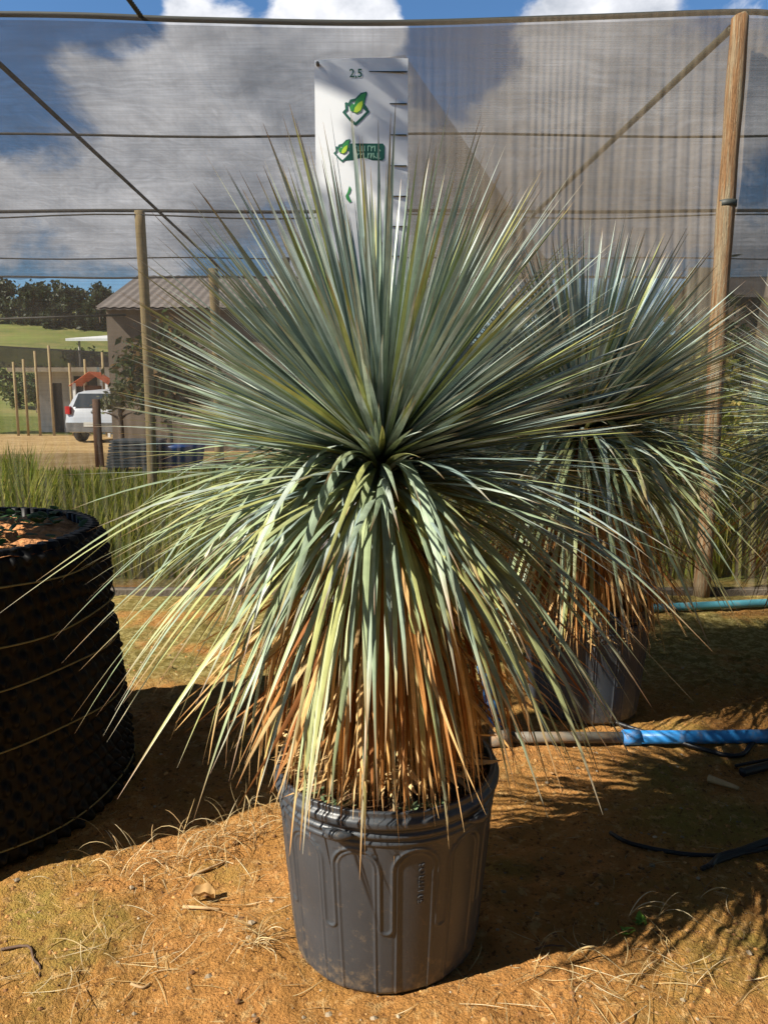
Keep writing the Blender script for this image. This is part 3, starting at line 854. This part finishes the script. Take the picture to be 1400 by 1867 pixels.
MB().grid(np.stack([X, Y, .935 + (vnoise(X * 12 + 9, Y * 12 + 9, 3) - .5) * .05 + (vnoise(X * 40 + 9, Y * 40 + 9, 3) - .5) * .02], -1), closed=True).build("soil", M_osoil, ap)
for z, tilt in ((.86, .0), (.69, .012), (.555, .0), (.36, -.01), (.06, .01)):
    r = .665 - .065 * z / .965 + .022
    MB().tube([(r * math.cos(a), r * math.sin(a), z + tilt * math.sin(a) + .006 * math.sin(a * 7 + z * 30)) for a in np.linspace(0, 2 * math.pi, 100)], .0030, 6).build("twine", M_twine, ap)
st = MB()
for k in range(170):
    a = random.uniform(-1.6, .9)
    r = .60 + .02; z = .965 - random.uniform(.02, .09)
    c = Vector((r * math.cos(a), r * math.sin(a), z))
# ivy-like plant on its soil
iv = MB()
for k in range(230):
    a = random.uniform(-2.4, 1.2); r = .56 * math.sqrt(random.random()) if k % 3 else random.uniform(.2, .5)
    c = np.array([-1.64 + r * math.cos(a), 2.66 + r * math.sin(a), .945 + abs(random.gauss(0, .03))])
    if c[0] > -1.22 and random.random() < .8: continue
    g = random.uniform(.7, 1.3)
    yleaf(iv, random.uniform(0, 6.28), c, R(random.uniform(0, 60)), R(random.uniform(-50, 10)), random.uniform(.035, .06), .038, (.02 * g, .05 * g, .012), (.035 * g, .085 * g, .02), (.05, .10, .02), n=5)
tag(iv.build("ground_cover", M_folg), kind='stuff')
# an upright tuft in the pot, left of the frame
tag(tree("shrub", "leafy shrub growing in the huge black pot beyond the left edge", "shrub", (-1.95, 2.5, .88), 1.5, .42, 2600, .05, [(.06, .11, .03), (.08, .14, .04)], 5, (1, 1, 1.0), trunk_r=.025))

# palm standing beyond the left edge; its fronds throw the dappled shade on the board and the rear yucca
pm = empty("palm_tree", (-2.9, 1.68, 0)); tag(pm, "slim palm outside the left edge of the photo, its fronds shading the measuring board", "palm")
MB().tube(spline([(0, 0, -.05), (.05, 0, 2.4), (0, 0, 4.75)], 12), .07, 10).build("trunk", M_trunk, pm)
pf = MB()
for k in range(11):
    az = k * 2.4; e0 = R(random.uniform(5, 60)); n = 20; L = random.uniform(.85, 1.1)
    t = np.linspace(0, 1, n); th = e0 - R(75) * t; d = np.stack([np.cos(th) * math.cos(az), np.cos(th) * math.sin(az), np.sin(th)], 1)
    Pp = np.array([0, 0, 4.75]) + np.cumsum(d * L / n, 0)
    for i in range(3, n):
        for s_ in (-1, 1):
            yleaf(pf, az + s_ * R(55), Pp[i], th[i], th[i] - R(30), .34 * math.sin(.35 + 2.4 * t[i]), .030, (.08, .14, .03), (.10, .17, .04), (.2, .2, .05), n=5)
pf.build("crown", M_leaf, pm)

pm2 = copy_tree(pm); pm2.location = (-3.35, 2.45, .1); pm2.rotation_euler.z = 1.0  # extra palm put in out of view to darken the rear yucca
tag(pm2, "second slim palm farther back outside the left edge, added to shade the rear yucca", "palm")

pm3 = copy_tree(pm); pm3.location = (-3.75, 2.05, -.25); pm3.rotation_euler.z = 2.3  # another unseen palm added for more shade on the rear yucca
tag(pm3, "third slim palm outside the left edge, farthest left, added to shade the rear yucca more", "palm")

# unseen hedges added behind and right of the camera to block sky light
hg = MB()
for i in range(26):
    leafcloud(hg, (-6.5 + i * .52, -3.0, 1.9), 1.9, 420, .16, [(.05, .08, .02), (.08, .12, .03)], 700 + i, (.6, .6, 1.1))
for i in range(12):
    leafcloud(hg, (6.2, -2.4 + i * .6, 1.6), 1.7, 420, .16, [(.05, .08, .02), (.08, .12, .03)], 740 + i, (.6, .6, 1.1))
tag(hg.build("sky_blocker", M_folg, smooth=False), "tall dark hedge added out of view around the camera to block sky light", "sky_blocker")

# ---------------------------------------------------------------- pipes and hoses
def gpath(pts, r, lift=None):
    out = []
    for px, py in pts:
        p = gnd(px, py, r); out.append(Vector((p.x, p.y, (r if lift is None else lift) + .004)))
    return out
def pipe(name, pts, r, m, label, cat, n=24):
    return tag(MB().tube(spline(gpath(pts, r), n), r, 12).build(name, m), label, cat)
bp = MB().tube(gpath([(1140, 1346), (1290, 1345), (1480, 1343)], .028), .0275, 16).build("blue_pipe", M_blue)
tag(bp, "bright blue plastic pipe lying on the soil at the right", "pipe")
MB().tube(gpath([(1135, 1346), (1165, 1346)], .028), .032, 16).build("socket", M_blue, bp)
gp = MB().tube(gpath([(905, 1346), (1020, 1346), (1139, 1346)], .024), .023, 16).build("grey_pipe", M_grey)
tag(gp, "muddy grey pipe section joining the blue pipe behind the front yucca", "pipe")
MB().tube(gpath([(893, 1346), (928, 1346)], .031), .040, 16).build("coupling", M_grey, gp)
b2 = MB().tube(gpath([(866, 1165), (886, 1250), (904, 1330)], .028), .026, 14).build("blue_pipe", M_blue)
tag(b2, "short blue pipe running back from the grey pipe joint, right of the front yucca", "pipe")
MB().tube(gpath([(868, 1180), (871, 1195)], .028), .032, 14).build("collar", M_conc, b2)
tp_ = MB().tube(gpath([(820, 1120), (1200, 1109), (1420, 1099), (1700, 1090)], .027), .027, 14).build("faded_pipe", M_teal)
tag(tp_, "faded teal pipe along the foot of the cloth wall", "pipe")
pipe("black_hose", [(1112, 1520), (1150, 1540), (1240, 1558), (1320, 1561), (1400, 1548), (1480, 1525)], .007, M_hose, "thin black hose curving along the ground at lower right", "hose")
hb = MB()
for k in range(3):
    hb.tube(spline(gpath([(1278 + k * 9, 1586 - k * 3), (1310, 1572 - k * 5), (1350, 1558 - k * 4), (1400, 1538 - k * 3), (1470, 1515)], .008 + k * .003), 20), .007, 8)
tag(hb.build("hose_bundle", M_hose), "bundled black hose ends beside the thin curving hose", "hose")
pipe("black_hose", [(1100, 1310), (1149, 1328), (1230, 1352), (1338, 1380), (1375, 1352), (1420, 1315)], .009, M_hose, "black hose bent in a V over the bright blue pipe", "hose")
pipe("black_hose", [(1340, 1398), (1380, 1390), (1440, 1380)], .006, M_hose, "thin short black hose below the bright blue pipe", "hose")
he = pipe("hose_fitting", [(1352, 1410), (1375, 1404), (1450, 1385)], .017, M_hose, "thick black hose end fitting at the right frame edge", "hose")

# ---------------------------------------------------------------- litter: stones, straw, twigs
def stone(mb, c, r, rg):
    u = [(0, 0, 1), (1, 0, .2), (.3, .95, .2), (-.8, .6, .2), (-.8, -.6, .2), (.3, -.95, .2), (.8, .6, -.5), (-.3, .9, -.5), (-1, 0, -.5), (-.3, -.9, -.5), (.8, -.6, -.5)]
    v = np.array(u) * r * rg.uniform(.7, 1.25, (11, 3)) * np.array([1, 1, .7]) + c
    f = [(0, 1, 2), (0, 2, 3), (0, 3, 4), (0, 4, 5), (0, 5, 1), (1, 6, 2), (2, 6, 7), (2, 7, 3), (3, 7, 8), (3, 8, 4), (4, 8, 9), (4, 9, 5), (5, 9, 10), (5, 10, 1), (1, 10, 6)]
    col = np.array([(.60, .29, .09), (.52, .25, .07), (.66, .36, .13), (.40, .22, .09), (.46, .36, .24), (.30, .14, .05)][rg.integers(0, 6)]) * rg.uniform(.45, .95)
    mb.add(v, f, col)
st = MB(); rg = np.random.default_rng(3)
for i in range(9000):
    x = rg.uniform(-1.5, 1.9); y = 1.35 + 3.2 * rg.uniform() ** 1.5
    if math.hypot(x - PX, y - PY) < .24: continue
    stone(st, np.array([x, y, gz(x, y)]), .0018 + .008 * rg.uniform() ** 5, rg)
tag(st.build("pebbles", mat("pebble", (1, 1, 1), .9, var=.3, scale=50, attr=True), smooth=False), kind='stuff')

sw = MB()
STR = [(.62, .47, .24), (.52, .36, .16), (.70, .58, .36), (.40, .26, .12)]
def straw(x, y, az, L, el0, el1, W=.0022, z=None, sway=0):
    c = random.choice(STR); g = random.uniform(.7, 1.15); c = tuple(q * g for q in c)
    yleaf(sw, az, np.array([x, y, (gz(x, y) if z is None else z) + .002]), el0, el1, L, W, c, c, c, twist=random.uniform(-1, 1), sway=sway, n=9, p=1.3)
def clump(px, py, n, L, s=.05, up=True):
    p = gnd(px, py)
    for i in range(n):
        x = p.x + random.gauss(0, s); y = p.y + random.gauss(0, s * .7)
        l = L * random.uniform(.5, 1.35)
        if up: straw(x, y, random.uniform(0, 6.28), l, R(random.uniform(35, 88)), R(random.uniform(-70, 10)), sway=random.uniform(-1, 1), W=.0024)
        else: straw(x, y, random.uniform(0, 6.28), l, R(random.uniform(2, 14)), R(random.uniform(-8, 2)), sway=random.uniform(-1.3, 1.3))
for (px, py, n, L) in ((210, 1575, 10, .14), (255, 1560, 14, .16), (330, 1560, 22, .19), (385, 1550, 26, .17), (420, 1520, 26, .18), (300, 1585, 16, .12), (455, 1530, 16, .13), (150, 1610, 8, .13), (500, 1490, 14, .12), (240, 1590, 14, .10)):
    clump(px, py, n, L, .045)
for (px, py, n, L) in ((478, 1725, 26, .11), (470, 1735, 20, .09)): clump(px, py, n, L, .014)
for (px, py, n, L) in ((1150, 1830, 18, .17), (1060, 1800, 12, .15), (1230, 1820, 15, .16), (1320, 1800, 12, .15), (1180, 1740, 16, .13), (1000, 1760, 12, .12), (180, 1750, 22, .15), (60, 1760, 14, .16), (300, 1790, 20, .13), (420, 1600, 20, .14), (360, 1700, 14, .12), (1250, 1600, 12, .12), (920, 1830, 10, .1), (520, 1820, 12, .09)):
    clump(px, py, n, L, .10, up=False)
for (px, py, L) in ((1030, 1760, .12), (1145, 1680, .14), (1200, 1675, .13), (980, 1740, .10), (1275, 1640, .12)):
    p = gnd(px, py)
    for k in range(3): straw(p.x, p.y, random.uniform(-.8, .6), L, R(60), R(-45), W=.003)
for i in range(1500):
    x = rg.uniform(-1.5, 1.9); y = 1.4 + 3.4 * rg.uniform() ** 1.2
    if math.hypot(x - PX, y - PY) < .26: continue
    straw(x, y, rg.uniform(0, 6.28), rg.uniform(.015, .07), R(rg.uniform(0, 12)), R(rg.uniform(-6, 2)), W=.0016, sway=rg.uniform(-1, 1))
tag(sw.build("dry_straw", M_straw), kind='stuff')

def twig(pts, r, m, label, name="twig", cat="twig"):
    P = [G(*q) + Vector((0, 0, r)) for q in pts]
    n = len(P); return tag(MB().tube(spline(P, 12), list(np.linspace(r, r * .5, 1 + max(2, 12 // (n - 1)) * (n - 1))), 7).build(name, m), label, cat)
M_twig = mat("dry twig", (.46, .30, .15), .85, var=.3, scale=30)
M_twigd = mat("dark twig", (.10, .06, .04), .85, var=.3, scale=30)
twig([(345, 1592), (380, 1580), (412, 1566)], .006, M_twig, "straight pale twig lying left of the front pot, below the shadow edge")
twig([(335, 1650), (368, 1658), (402, 1656)], .006, M_twig, "short bleached twig below the curled dry leaf")
twig([(0, 1724), (52, 1728), (62, 1750), (74, 1765), (73, 1788)], .004, M_twigd, "thin dark bent twig at the lower left edge")
twig([(1290, 1430), (1315, 1438), (1345, 1447)], .016, M_twig, "flat weathered wood chip on shaded soil under the blue pipe", "wood_chip", "wood chip")
twig([(975, 1741), (1000, 1733), (1028, 1728)], .003, M_twigd, "thin dark twig at the edge of the pot shadow")
twig([(240, 1802), (262, 1808), (275, 1800)], .004, M_twig, "tiny pale twig at lower left on sunny soil")
# curled dry leaf
p = G(372, 1640)
dl = MB(); n = 9
u = np.linspace(-1, 1, n); UU, VV = np.meshgrid(u, u)
w = np.sqrt(np.clip(1 - UU ** 2 * .9, .1, 1))
dl.grid(np.stack([p.x + UU * .032, p.y + VV * w * .022, p.z + .022 + .02 * VV ** 2 - .012 * UU ** 2 + .004 * np.sin(UU * 6)], -1), np.tile((.44, .27, .11), (n * n, 1)))
tag(dl.build("dry_leaf", M_dead), "curled brown dry leaf on the soil left of the front pot", "leaf")
for (px, py, label) in ((1140, 1702, "small bright green seedling at the edge of the leaf shadows, left one"), (1165, 1690, "small bright green seedling with round leaves, right of its twin")):
    p = G(px, py); sp_ = MB()
    for k in range(9):
        yleaf(sp_, random.uniform(0, 6.28), np.array([p.x + random.gauss(0, .008), p.y + random.gauss(0, .006), p.z]), R(random.uniform(35, 80)), R(random.uniform(-10, 30)), random.uniform(.02, .04), .013, (.10, .22, .04), (.22, .42, .06), (.25, .42, .06), n=5)
    tag(sp_.build("seedling", M_folg), label, "seedling")

# ---------------------------------------------------------------- behind the net
# grass
gb = MB(); rg = np.random.default_rng(8)
GC = [(.26, .30, .03), (.34, .34, .05), (.18, .24, .025), (.42, .38, .08)]
N_ = 15000
for i in range(N_):
    y = 5.85 + 8.2 * rg.uniform() ** 1.3; x = rg.uniform(-.62, .66) * y
    h = .30 * np.interp(y, [5.8, 9, 14], [1, .9, .35]) * rg.uniform(.5, 1.4) * (1 + 1.5 * (x / y < -.455) + 2.2 * (x / y > .16) * rg.uniform(.3, 1))
    a = rg.uniform(0, 6.28); b = rg.uniform(.1, .5) * h; c = np.array(GC[rg.integers(0, 4)]) * rg.uniform(.7, 1.25)
    w = .006 + .0008 * y; dx, dy = math.cos(a), math.sin(a)
    v = [(x - dy * w, y + dx * w, 0), (x + dy * w, y - dx * w, 0), (x + dx * b * .4 + dy * w * .7, y + dy * b * .4 - dx * w * .7, h * .6), (x + dx * b * .4 - dy * w * .7, y + dy * b * .4 + dx * w * .7, h * .6), (x + dx * b, y + dy * b, h)]
    gb.add(v, [(0, 1, 2, 3), (3, 2, 4)], c)
tag(gb.build("tall_grass", M_grass), kind='stuff')

# yellow-green shrubs behind the net on the right
YG = [(.40, .42, .07), (.48, .46, .11), (.28, .33, .06), (.52, .42, .14)]
DG = [(.05, .08, .02), (.09, .12, .03), (.14, .16, .05)]
sh = [(1120, 7.6, 1.85, .75, YG, "yellow-green shrub behind the cloth, just above the shaded yucca"),
      (1230, 8.6, 2.15, .8, YG, "tall yellow-green shrub behind the cloth left of the round post"),
      (1290, 7.2, 1.35, .6, YG, "low yellow-green shrub behind the cloth at the foot of the round post"),
      (1385, 7.4, 1.6, .8, YG, "low yellow-green shrub behind the cloth at the far right"),
      (1010, 8.8, 2.3, .8, YG, "olive shrub behind the cloth between the two yuccas"),
      (1270, 11, 2.9, .6, DG, "dark grey-green bush behind the cloth and left of the round post"),
      (860, 9.5, 2.0, .8, DG, "dark bush behind the cloth and the front yucca's right leaves")]
for k, (px, Y, h, r, cols, lab) in enumerate(sh):
    x = (px - 700) / 1400 * Y
    tree("shrub", lab, "shrub", (x, Y, 0), h, r, 3000, .085, cols, 40 + k, (1, 1, h / 2 / r * .95), "shrubs behind the cloth wall", .04)
# flowering tree before the long building
tree("small_tree", "bushy dark tree with orange tints in front of the long building", "tree", ((312 - 700) / 1400 * 15, 15, 0), 2.75, 1.0, 5200, .085,
     [(.07, .10, .025), (.11, .13, .035), (.05, .08, .02), (.22, .13, .04)], 61, (1.0, 1, .95), trunk_r=.07)
tree("shrub", "pale flowering shrub at the left corner of the long building", "shrub", ((222 - 700) / 1400 * 17, 17, 0), 1.75, .45, 900, .06, [(.2, .22, .1), (.4, .38, .25), (.12, .14, .05)], 62, (1, 1, 1))

# long building
b = empty("long_building", (-2.6, 19, 0)); tag(b, "long brown building with a pale sloping metal roof behind the shade house", "building")
x0, x1 = -6.68 + 2.6, 3.6
MB().box(x0, x1 - 3.2, 0, 6, 0, 3.45).build("wall", M_wallb, b, smooth=False)
MB().box(x1 - 3.2, x1, .05, 6, 0, 3.45).build("wall", M_rust, b, smooth=False)
xs = np.linspace(x0 - .12, x1 + .1, 240); ys = np.array([-.35, 3.0, 6.3]); zs_ = [3.42, 4.62, 3.42]
P = np.array([[(x, y, z + .012 * math.sin(x * 28)) for x in xs] for y, z in zip(ys, zs_)]); P2 = P.copy(); P2[..., 2] -= .05
MB().grid(P).grid(P2[:, ::-1]).build("roof", M_roof, b)
for xx in (-2.6, .6): 
    w = MB().box(xx, xx + .9, -.03, .02, 1.1, 2.1).build("window", M_dark, b, smooth=False)
MB().add([(x0, 0, 3.40), (x0, 6, 3.40), (x0, 3, 4.5)], [(0, 1, 2)]).build("gable", M_wallb, b, smooth=False)

# stacked sheets, blue tub, posts in the yard
s_ = MB(); c = at(245, 800, 14.2)
for k in range(9): s_.box(-.42 + .01 * k, .42 + .012 * k, -.4, .4, .10 + k * .055, .14 + k * .055, M=Matrix.Translation((c.x, 14.2, 0)) @ Matrix.Rotation(R(4), 4, 'Z'))
s_.box(-.38, -.25, -.38, .38, 0, .098, M=Matrix.Translation((c.x, 14.2, 0))); s_.box(.25, .38, -.38, .38, 0, .098, M=Matrix.Translation((c.x, 14.2, 0)))
tag(s_.build("sheet_stack", M_sheet, smooth=False), "stack of dark grey corrugated sheets beside the left pole", "sheet stack")
c = at(330, 805, 14.5)
tb = MB(); tb.tube([(c.x, 14.5, 0), (c.x, 14.5, .05), (c.x, 14.5, .42), (c.x, 14.5, .46)], [.34, .38, .44, .46], 24)
tag(tb.build("blue_tub", M_tarp), "blue plastic tub on the ground under the small tree", "tub")
pp = MB(); c = at(176, 728, 15)
pp.tube([(c.x, 15, 0), (c.x - .01, 15, c.z * .5), (c.x, 15, c.z)], [.085, .08, .075], 12)
tag(pp.build("stub_post", M_brown), "short thick brown post in front of the silver car", "post")

# silver car
car = empty("parked_car", (-8.25, 22.0, 0), R(-8)); tag(car, "silver hatchback seen from behind, parked on the sandy yard", "car")
W = .84
def shell(prof, half, name, m, parent, taper=None):
    mb = MB(); n = len(prof); P = np.zeros((7, n, 3))
    for i, s in enumerate(np.linspace(-1, 1, 7)):
        for k, (y, z) in enumerate(prof):
            hw = half * (1 if z < .95 else 1 - .22 * (z - .95) / .55)
            e = 1 - .06 * abs(s) ** 4
            P[i, k] = (s * hw, y if abs(s) < .95 else y * .98 + .02, .3 + (z - .3) * e)
    mb.grid(P, closed=True)
    base = mb.n - 7 * n
    mb.f.append(tuple(base + k for k in reversed(range(n)))); mb.f.append(tuple(base + 6 * n + k for k in range(n)))
    return mb.build(name, m, parent)
shell([(0, .32), (-.05, .45), (-.06, .62), (0, .80), (.03, .98), (.22, 1.35), (.40, 1.49), (1.2, 1.53), (2.1, 1.45), (2.75, 1.05), (3.6, .92), (3.85, .7), (3.9, .35), (3.6, .27), (.3, .27)], W, "body", M_car, car)
rw = MB().add([(-.60, .005, 1.03), (.60, .005, 1.03), (.50, .20, 1.38), (-.50, .20, 1.38)], [(0, 1, 2, 3)])
v = np.array([(-.62, .035, 1.02), (.62, .035, 1.02), (.52, .215, 1.40), (-.52, .215, 1.40)]); v[:, 1] -= .03
MB().add(v, [(0, 1, 2, 3)]).build("rear_window", M_glass, car, smooth=False)
for s in (-1, 1):
    q = [(s * .828, .45, 1.02), (s * .828, 2.35, 1.02), (s * .70, 1.95, 1.39), (s * .70, .55, 1.39)]
    q = [(x + s * .022, y, z) for x, y, z in q]
    MB().add(q, [(0, 1, 2, 3)]).build("side_window", M_glass, car, smooth=False)
    MB().box(s * .76 - .07, s * .76 + .07, -.055, .06, .82, 1.04).build("tail_light", M_red, car, smooth=False)
    MB().box(s * .93 - .08, s * .93 + .08, 2.2, 2.3, .98, 1.1).build("mirror", M_car, car, smooth=False)
    for y in (.62, 3.1):
        wt = MB(); pr = [(.10, .20), (.10, .29), (.07, .31), (-.07, .31), (-.10, .29), (-.10, .20)]
        Pp = np.array([[(s * .74 + x, y + r * math.cos(a), .31 + r * math.sin(a)) for a in np.linspace(0, 6.2832, 24, endpoint=False)] for x, r in pr])
        wt.grid(Pp, closed=True); wo = wt.build("wheel", M_tyre, car)
        MB().tube([(s * .74 - .09, y, .31), (s * .74 + .09, y, .31)], .205, 18).build("rim", M_car, wo)
MB().box(-.78, .78, -.12, .1, .32, .58).build("bumper", mat("grey bumper", (.12, .12, .12), .6), car, smooth=False)
MB().box(-.24, .24, -.135, -.122, .47, .60).build("licence_plate", M_plate, car, smooth=False)
MB().tube([(0, -.055, .88), (0, -.03, .88)], .05, 12).build("badge", M_sheet, car)

# playhouse with orange tiled roof behind the car
c = at(174, 700, 25.2); ph_ = empty("garden_shelter", (c.x, 25.2, 0)); tag(ph_, "small open shelter with an orange tiled gable roof behind the silver car", "shelter")
for s in (-1, 1):
    P = np.array([[(s * t * .68, y, 2.08 - t * .45 + .015 * math.sin(y * 40)) for y in np.linspace(-.5, .6, 30)] for t in (0, .5, 1)])
    MB().grid(P).build("roof", M_tile, ph_)
    for y in (-.4, .5):
        MB().box(s * .52 - .04, s * .52 + .04, y - .04, y + .04, 0, 1.72).build("leg", M_wroof, ph_, smooth=False)
MB().box(-.5, .05, .40, .44, 1.2, 1.65).build("slatted_side", M_brown, ph_, smooth=False)
MB().box(-.56, .56, -.44, -.36, 1.12, 1.2).build("cross_rail", M_wroof, ph_, smooth=False)

# pale low house, white panel, flat awning
hs = empty("low_house", (-11, 28, 0)); tag(hs, "low pale rendered house with a dark doorway behind the thin poles", "house")
def xa(px, Y): return (px - 700) / 1400 * Y * .99
MB().box(xa(68, 28) + 11, xa(190, 28) + 11, 0, 5, 0, 2.15).build("wall", M_walll, hs, smooth=False)
MB().box(xa(30, 28) + 11, xa(190, 28) + 11, -.5, 5.2, 2.15, 2.32).build("roof", M_wroof, hs, smooth=False)
MB().box(xa(97, 28) + 11, xa(115, 28) + 11, -.02, .05, 0, 1.75).build("door", M_dark, hs, smooth=False)
MB().box(xa(138, 28) + 11, xa(180, 28) + 11, -.02, .05, .9, 2.0).build("window", M_dark, hs, smooth=False)
wp = MB().box(xa(185, 26.8), xa(222, 26.8), 26.8, 27.6, 0, 2.45).build("white_cabin", M_wroof, smooth=False)
tag(wp, "plain bright white cabin wall between the pale house and the long building", "cabin")
MB().box(xa(183, 26.8), xa(224, 26.8), 26.7, 27.7, 2.46, 2.62).build("roof", M_roof, wp, smooth=False)
aw = empty("flat_awning", (0, 40, 0)); tag(aw, "thin white sheet roof on posts at the foot of the hill", "canopy")
p0, p1 = at(120, 617, 38), at(240, 616, 38)
zt = p0.z
MB().add([(p0.x, -2, zt), (p1.x + 2, -2, zt), (p1.x + 2, 6, zt + 1.05), (p0.x + 3.4, 6, zt + 1.0), (p0.x, -2, zt - .12), (p1.x + 2, -2, zt - .12), (p1.x + 2, 6, zt + .93), (p0.x + 3.4, 6, zt + .88)],
         [(0, 1, 2, 3), (7, 6, 5, 4), (0, 4, 5, 1), (0, 3, 7, 4)]).build("roof", M_wroof, aw, smooth=False)
for px in (146, 203):
    x = at(px, 640, 38.5).x; MB().tube([(x, -1.5, 0), (x, -1.5, zt - .1)], .06, 8).build("post", M_conc, aw)

# dark shade canopy at left with thin poles
CY = 25.9
dc = empty("dark_canopy", (0, CY, 0)); tag(dc, "low black shade cloth canopy on thin poles at far left", "canopy")
zA, zB = at(0, 625, CY).z, at(215, 646, CY).z; zC = at(0, 672, CY).z
xA, xB = -17, xa(225, CY)
MB().add([(xA, 0, zA + .1), (xB, 0, zB), (xB, 0, zC + .05), (xA, 0, zC)], [(0, 1, 2, 3)]).build("valance_cloth", M_netd, dc, smooth=False)
MB().add([(xA, 0, zA + .1), (xB, 0, zB), (xB, 1.6, zB + .1), (xA, 1.6, zA + .2)], [(0, 1, 2, 3)]).build("roof_cloth", M_netd, dc, smooth=False)
for px, yt in ((25, 660), (43, 655), (64, 640), (89, 630), (127, 662), (155, 655), (187, 642)):
    q = at(px, yt, CY - .2); MB().tube([(q.x, -.2, 0), (q.x, -.2, q.z)], .045, 8).build("pole", M_pale, dc)
MB().tube([L for L in (at(-40, 583, 12) - Vector((0, CY, 0)), at(230, 574, 12) - Vector((0, CY, 0)))], .018, 6).build("wire", M_wire, dc)

# small shed far right
rs_ = empty("grey_shed", (0, 14, 0)); tag(rs_, "low grey-brown shed with pale roof at far right behind the cloth", "shed")
x0, x1 = xa(1335, 14), xa(1560, 14)
MB().box(x0, x1, 0, 3, 0, at(1360, 545, 14).z).build("wall", M_wallb, rs_, smooth=False)
zr = at(1360, 545, 14).z
MB().add([(x0 - .2, -.25, zr), (x1 + .2, -.25, zr), (x1 + .2, 2, zr + .65), (x0 - .2, 2, zr + .65), (x1 + .2, 3.3, zr), (x0 - .2, 3.3, zr)], [(0, 1, 2, 3), (3, 2, 4, 5)]).build("roof", M_roof, rs_, smooth=False)
pn = MB().box(xa(1245, 12.5), xa(1312, 12.5), 12.5, 12.62, 0, at(1270, 488, 12.5).z).build("board", mat("grey green board", (.22, .24, .22), .8), smooth=False)
tag(pn, "upright grey-green board behind the cloth, left of the round post", "board")

# far wood on the hill and single trees
fw = MB(); rg = np.random.default_rng(5)
WC = [(.035, .05, .018), (.05, .065, .022), (.028, .04, .016)]
for i in range(190):
    x = rg.uniform(-80, 10); y = rg.uniform(104, 128)
    r = rg.uniform(1.8, 3.0)
    leafcloud(fw, (x, y, hz(x, y) + r * .55), r, 300, .42, WC, 100 + i)
tag(fw.build("far_wood", M_folg, smooth=False), kind='stuff')
for k, (px, Y, h, r, cols, lab) in enumerate([
    (193, 106, 6.2, 2.0, WC, "round crowned tree standing above the wood on the far hill"),
    (75, 106, 6.0, 2.6, WC, "tall dark tree in the far wood, left part of the hill top"),
    (160, 62, 3.6, 1.9, DG, "dark bush in the pasture above the thin white roof"),
    (35, 50, 2.6, 1.7, DG, "low bush at the foot of the pasture, far left"),
    (70, 48, 2.8, 1.6, DG, "low rounded bush at the foot of the pasture, second from left"),
    (105, 52, 2.4, 1.5, DG, "low bush at the foot of the pasture, left of the thin white roof"),
    (150, 46, 2.8, 1.8, DG, "green bush under the left end of the thin white roof"),
    (190, 47, 2.8, 1.8, DG, "green bush under the right end of the thin white roof")]):
    x = xa(px, Y)
    tree("hill_tree", lab, "tree", (x, Y, hz(x, Y) if Y > 40 else 0), h, r, 900, .18 if Y < 80 else .4, cols, 200 + k, (1, 1, .75), "trees and bushes on the hill", .15)
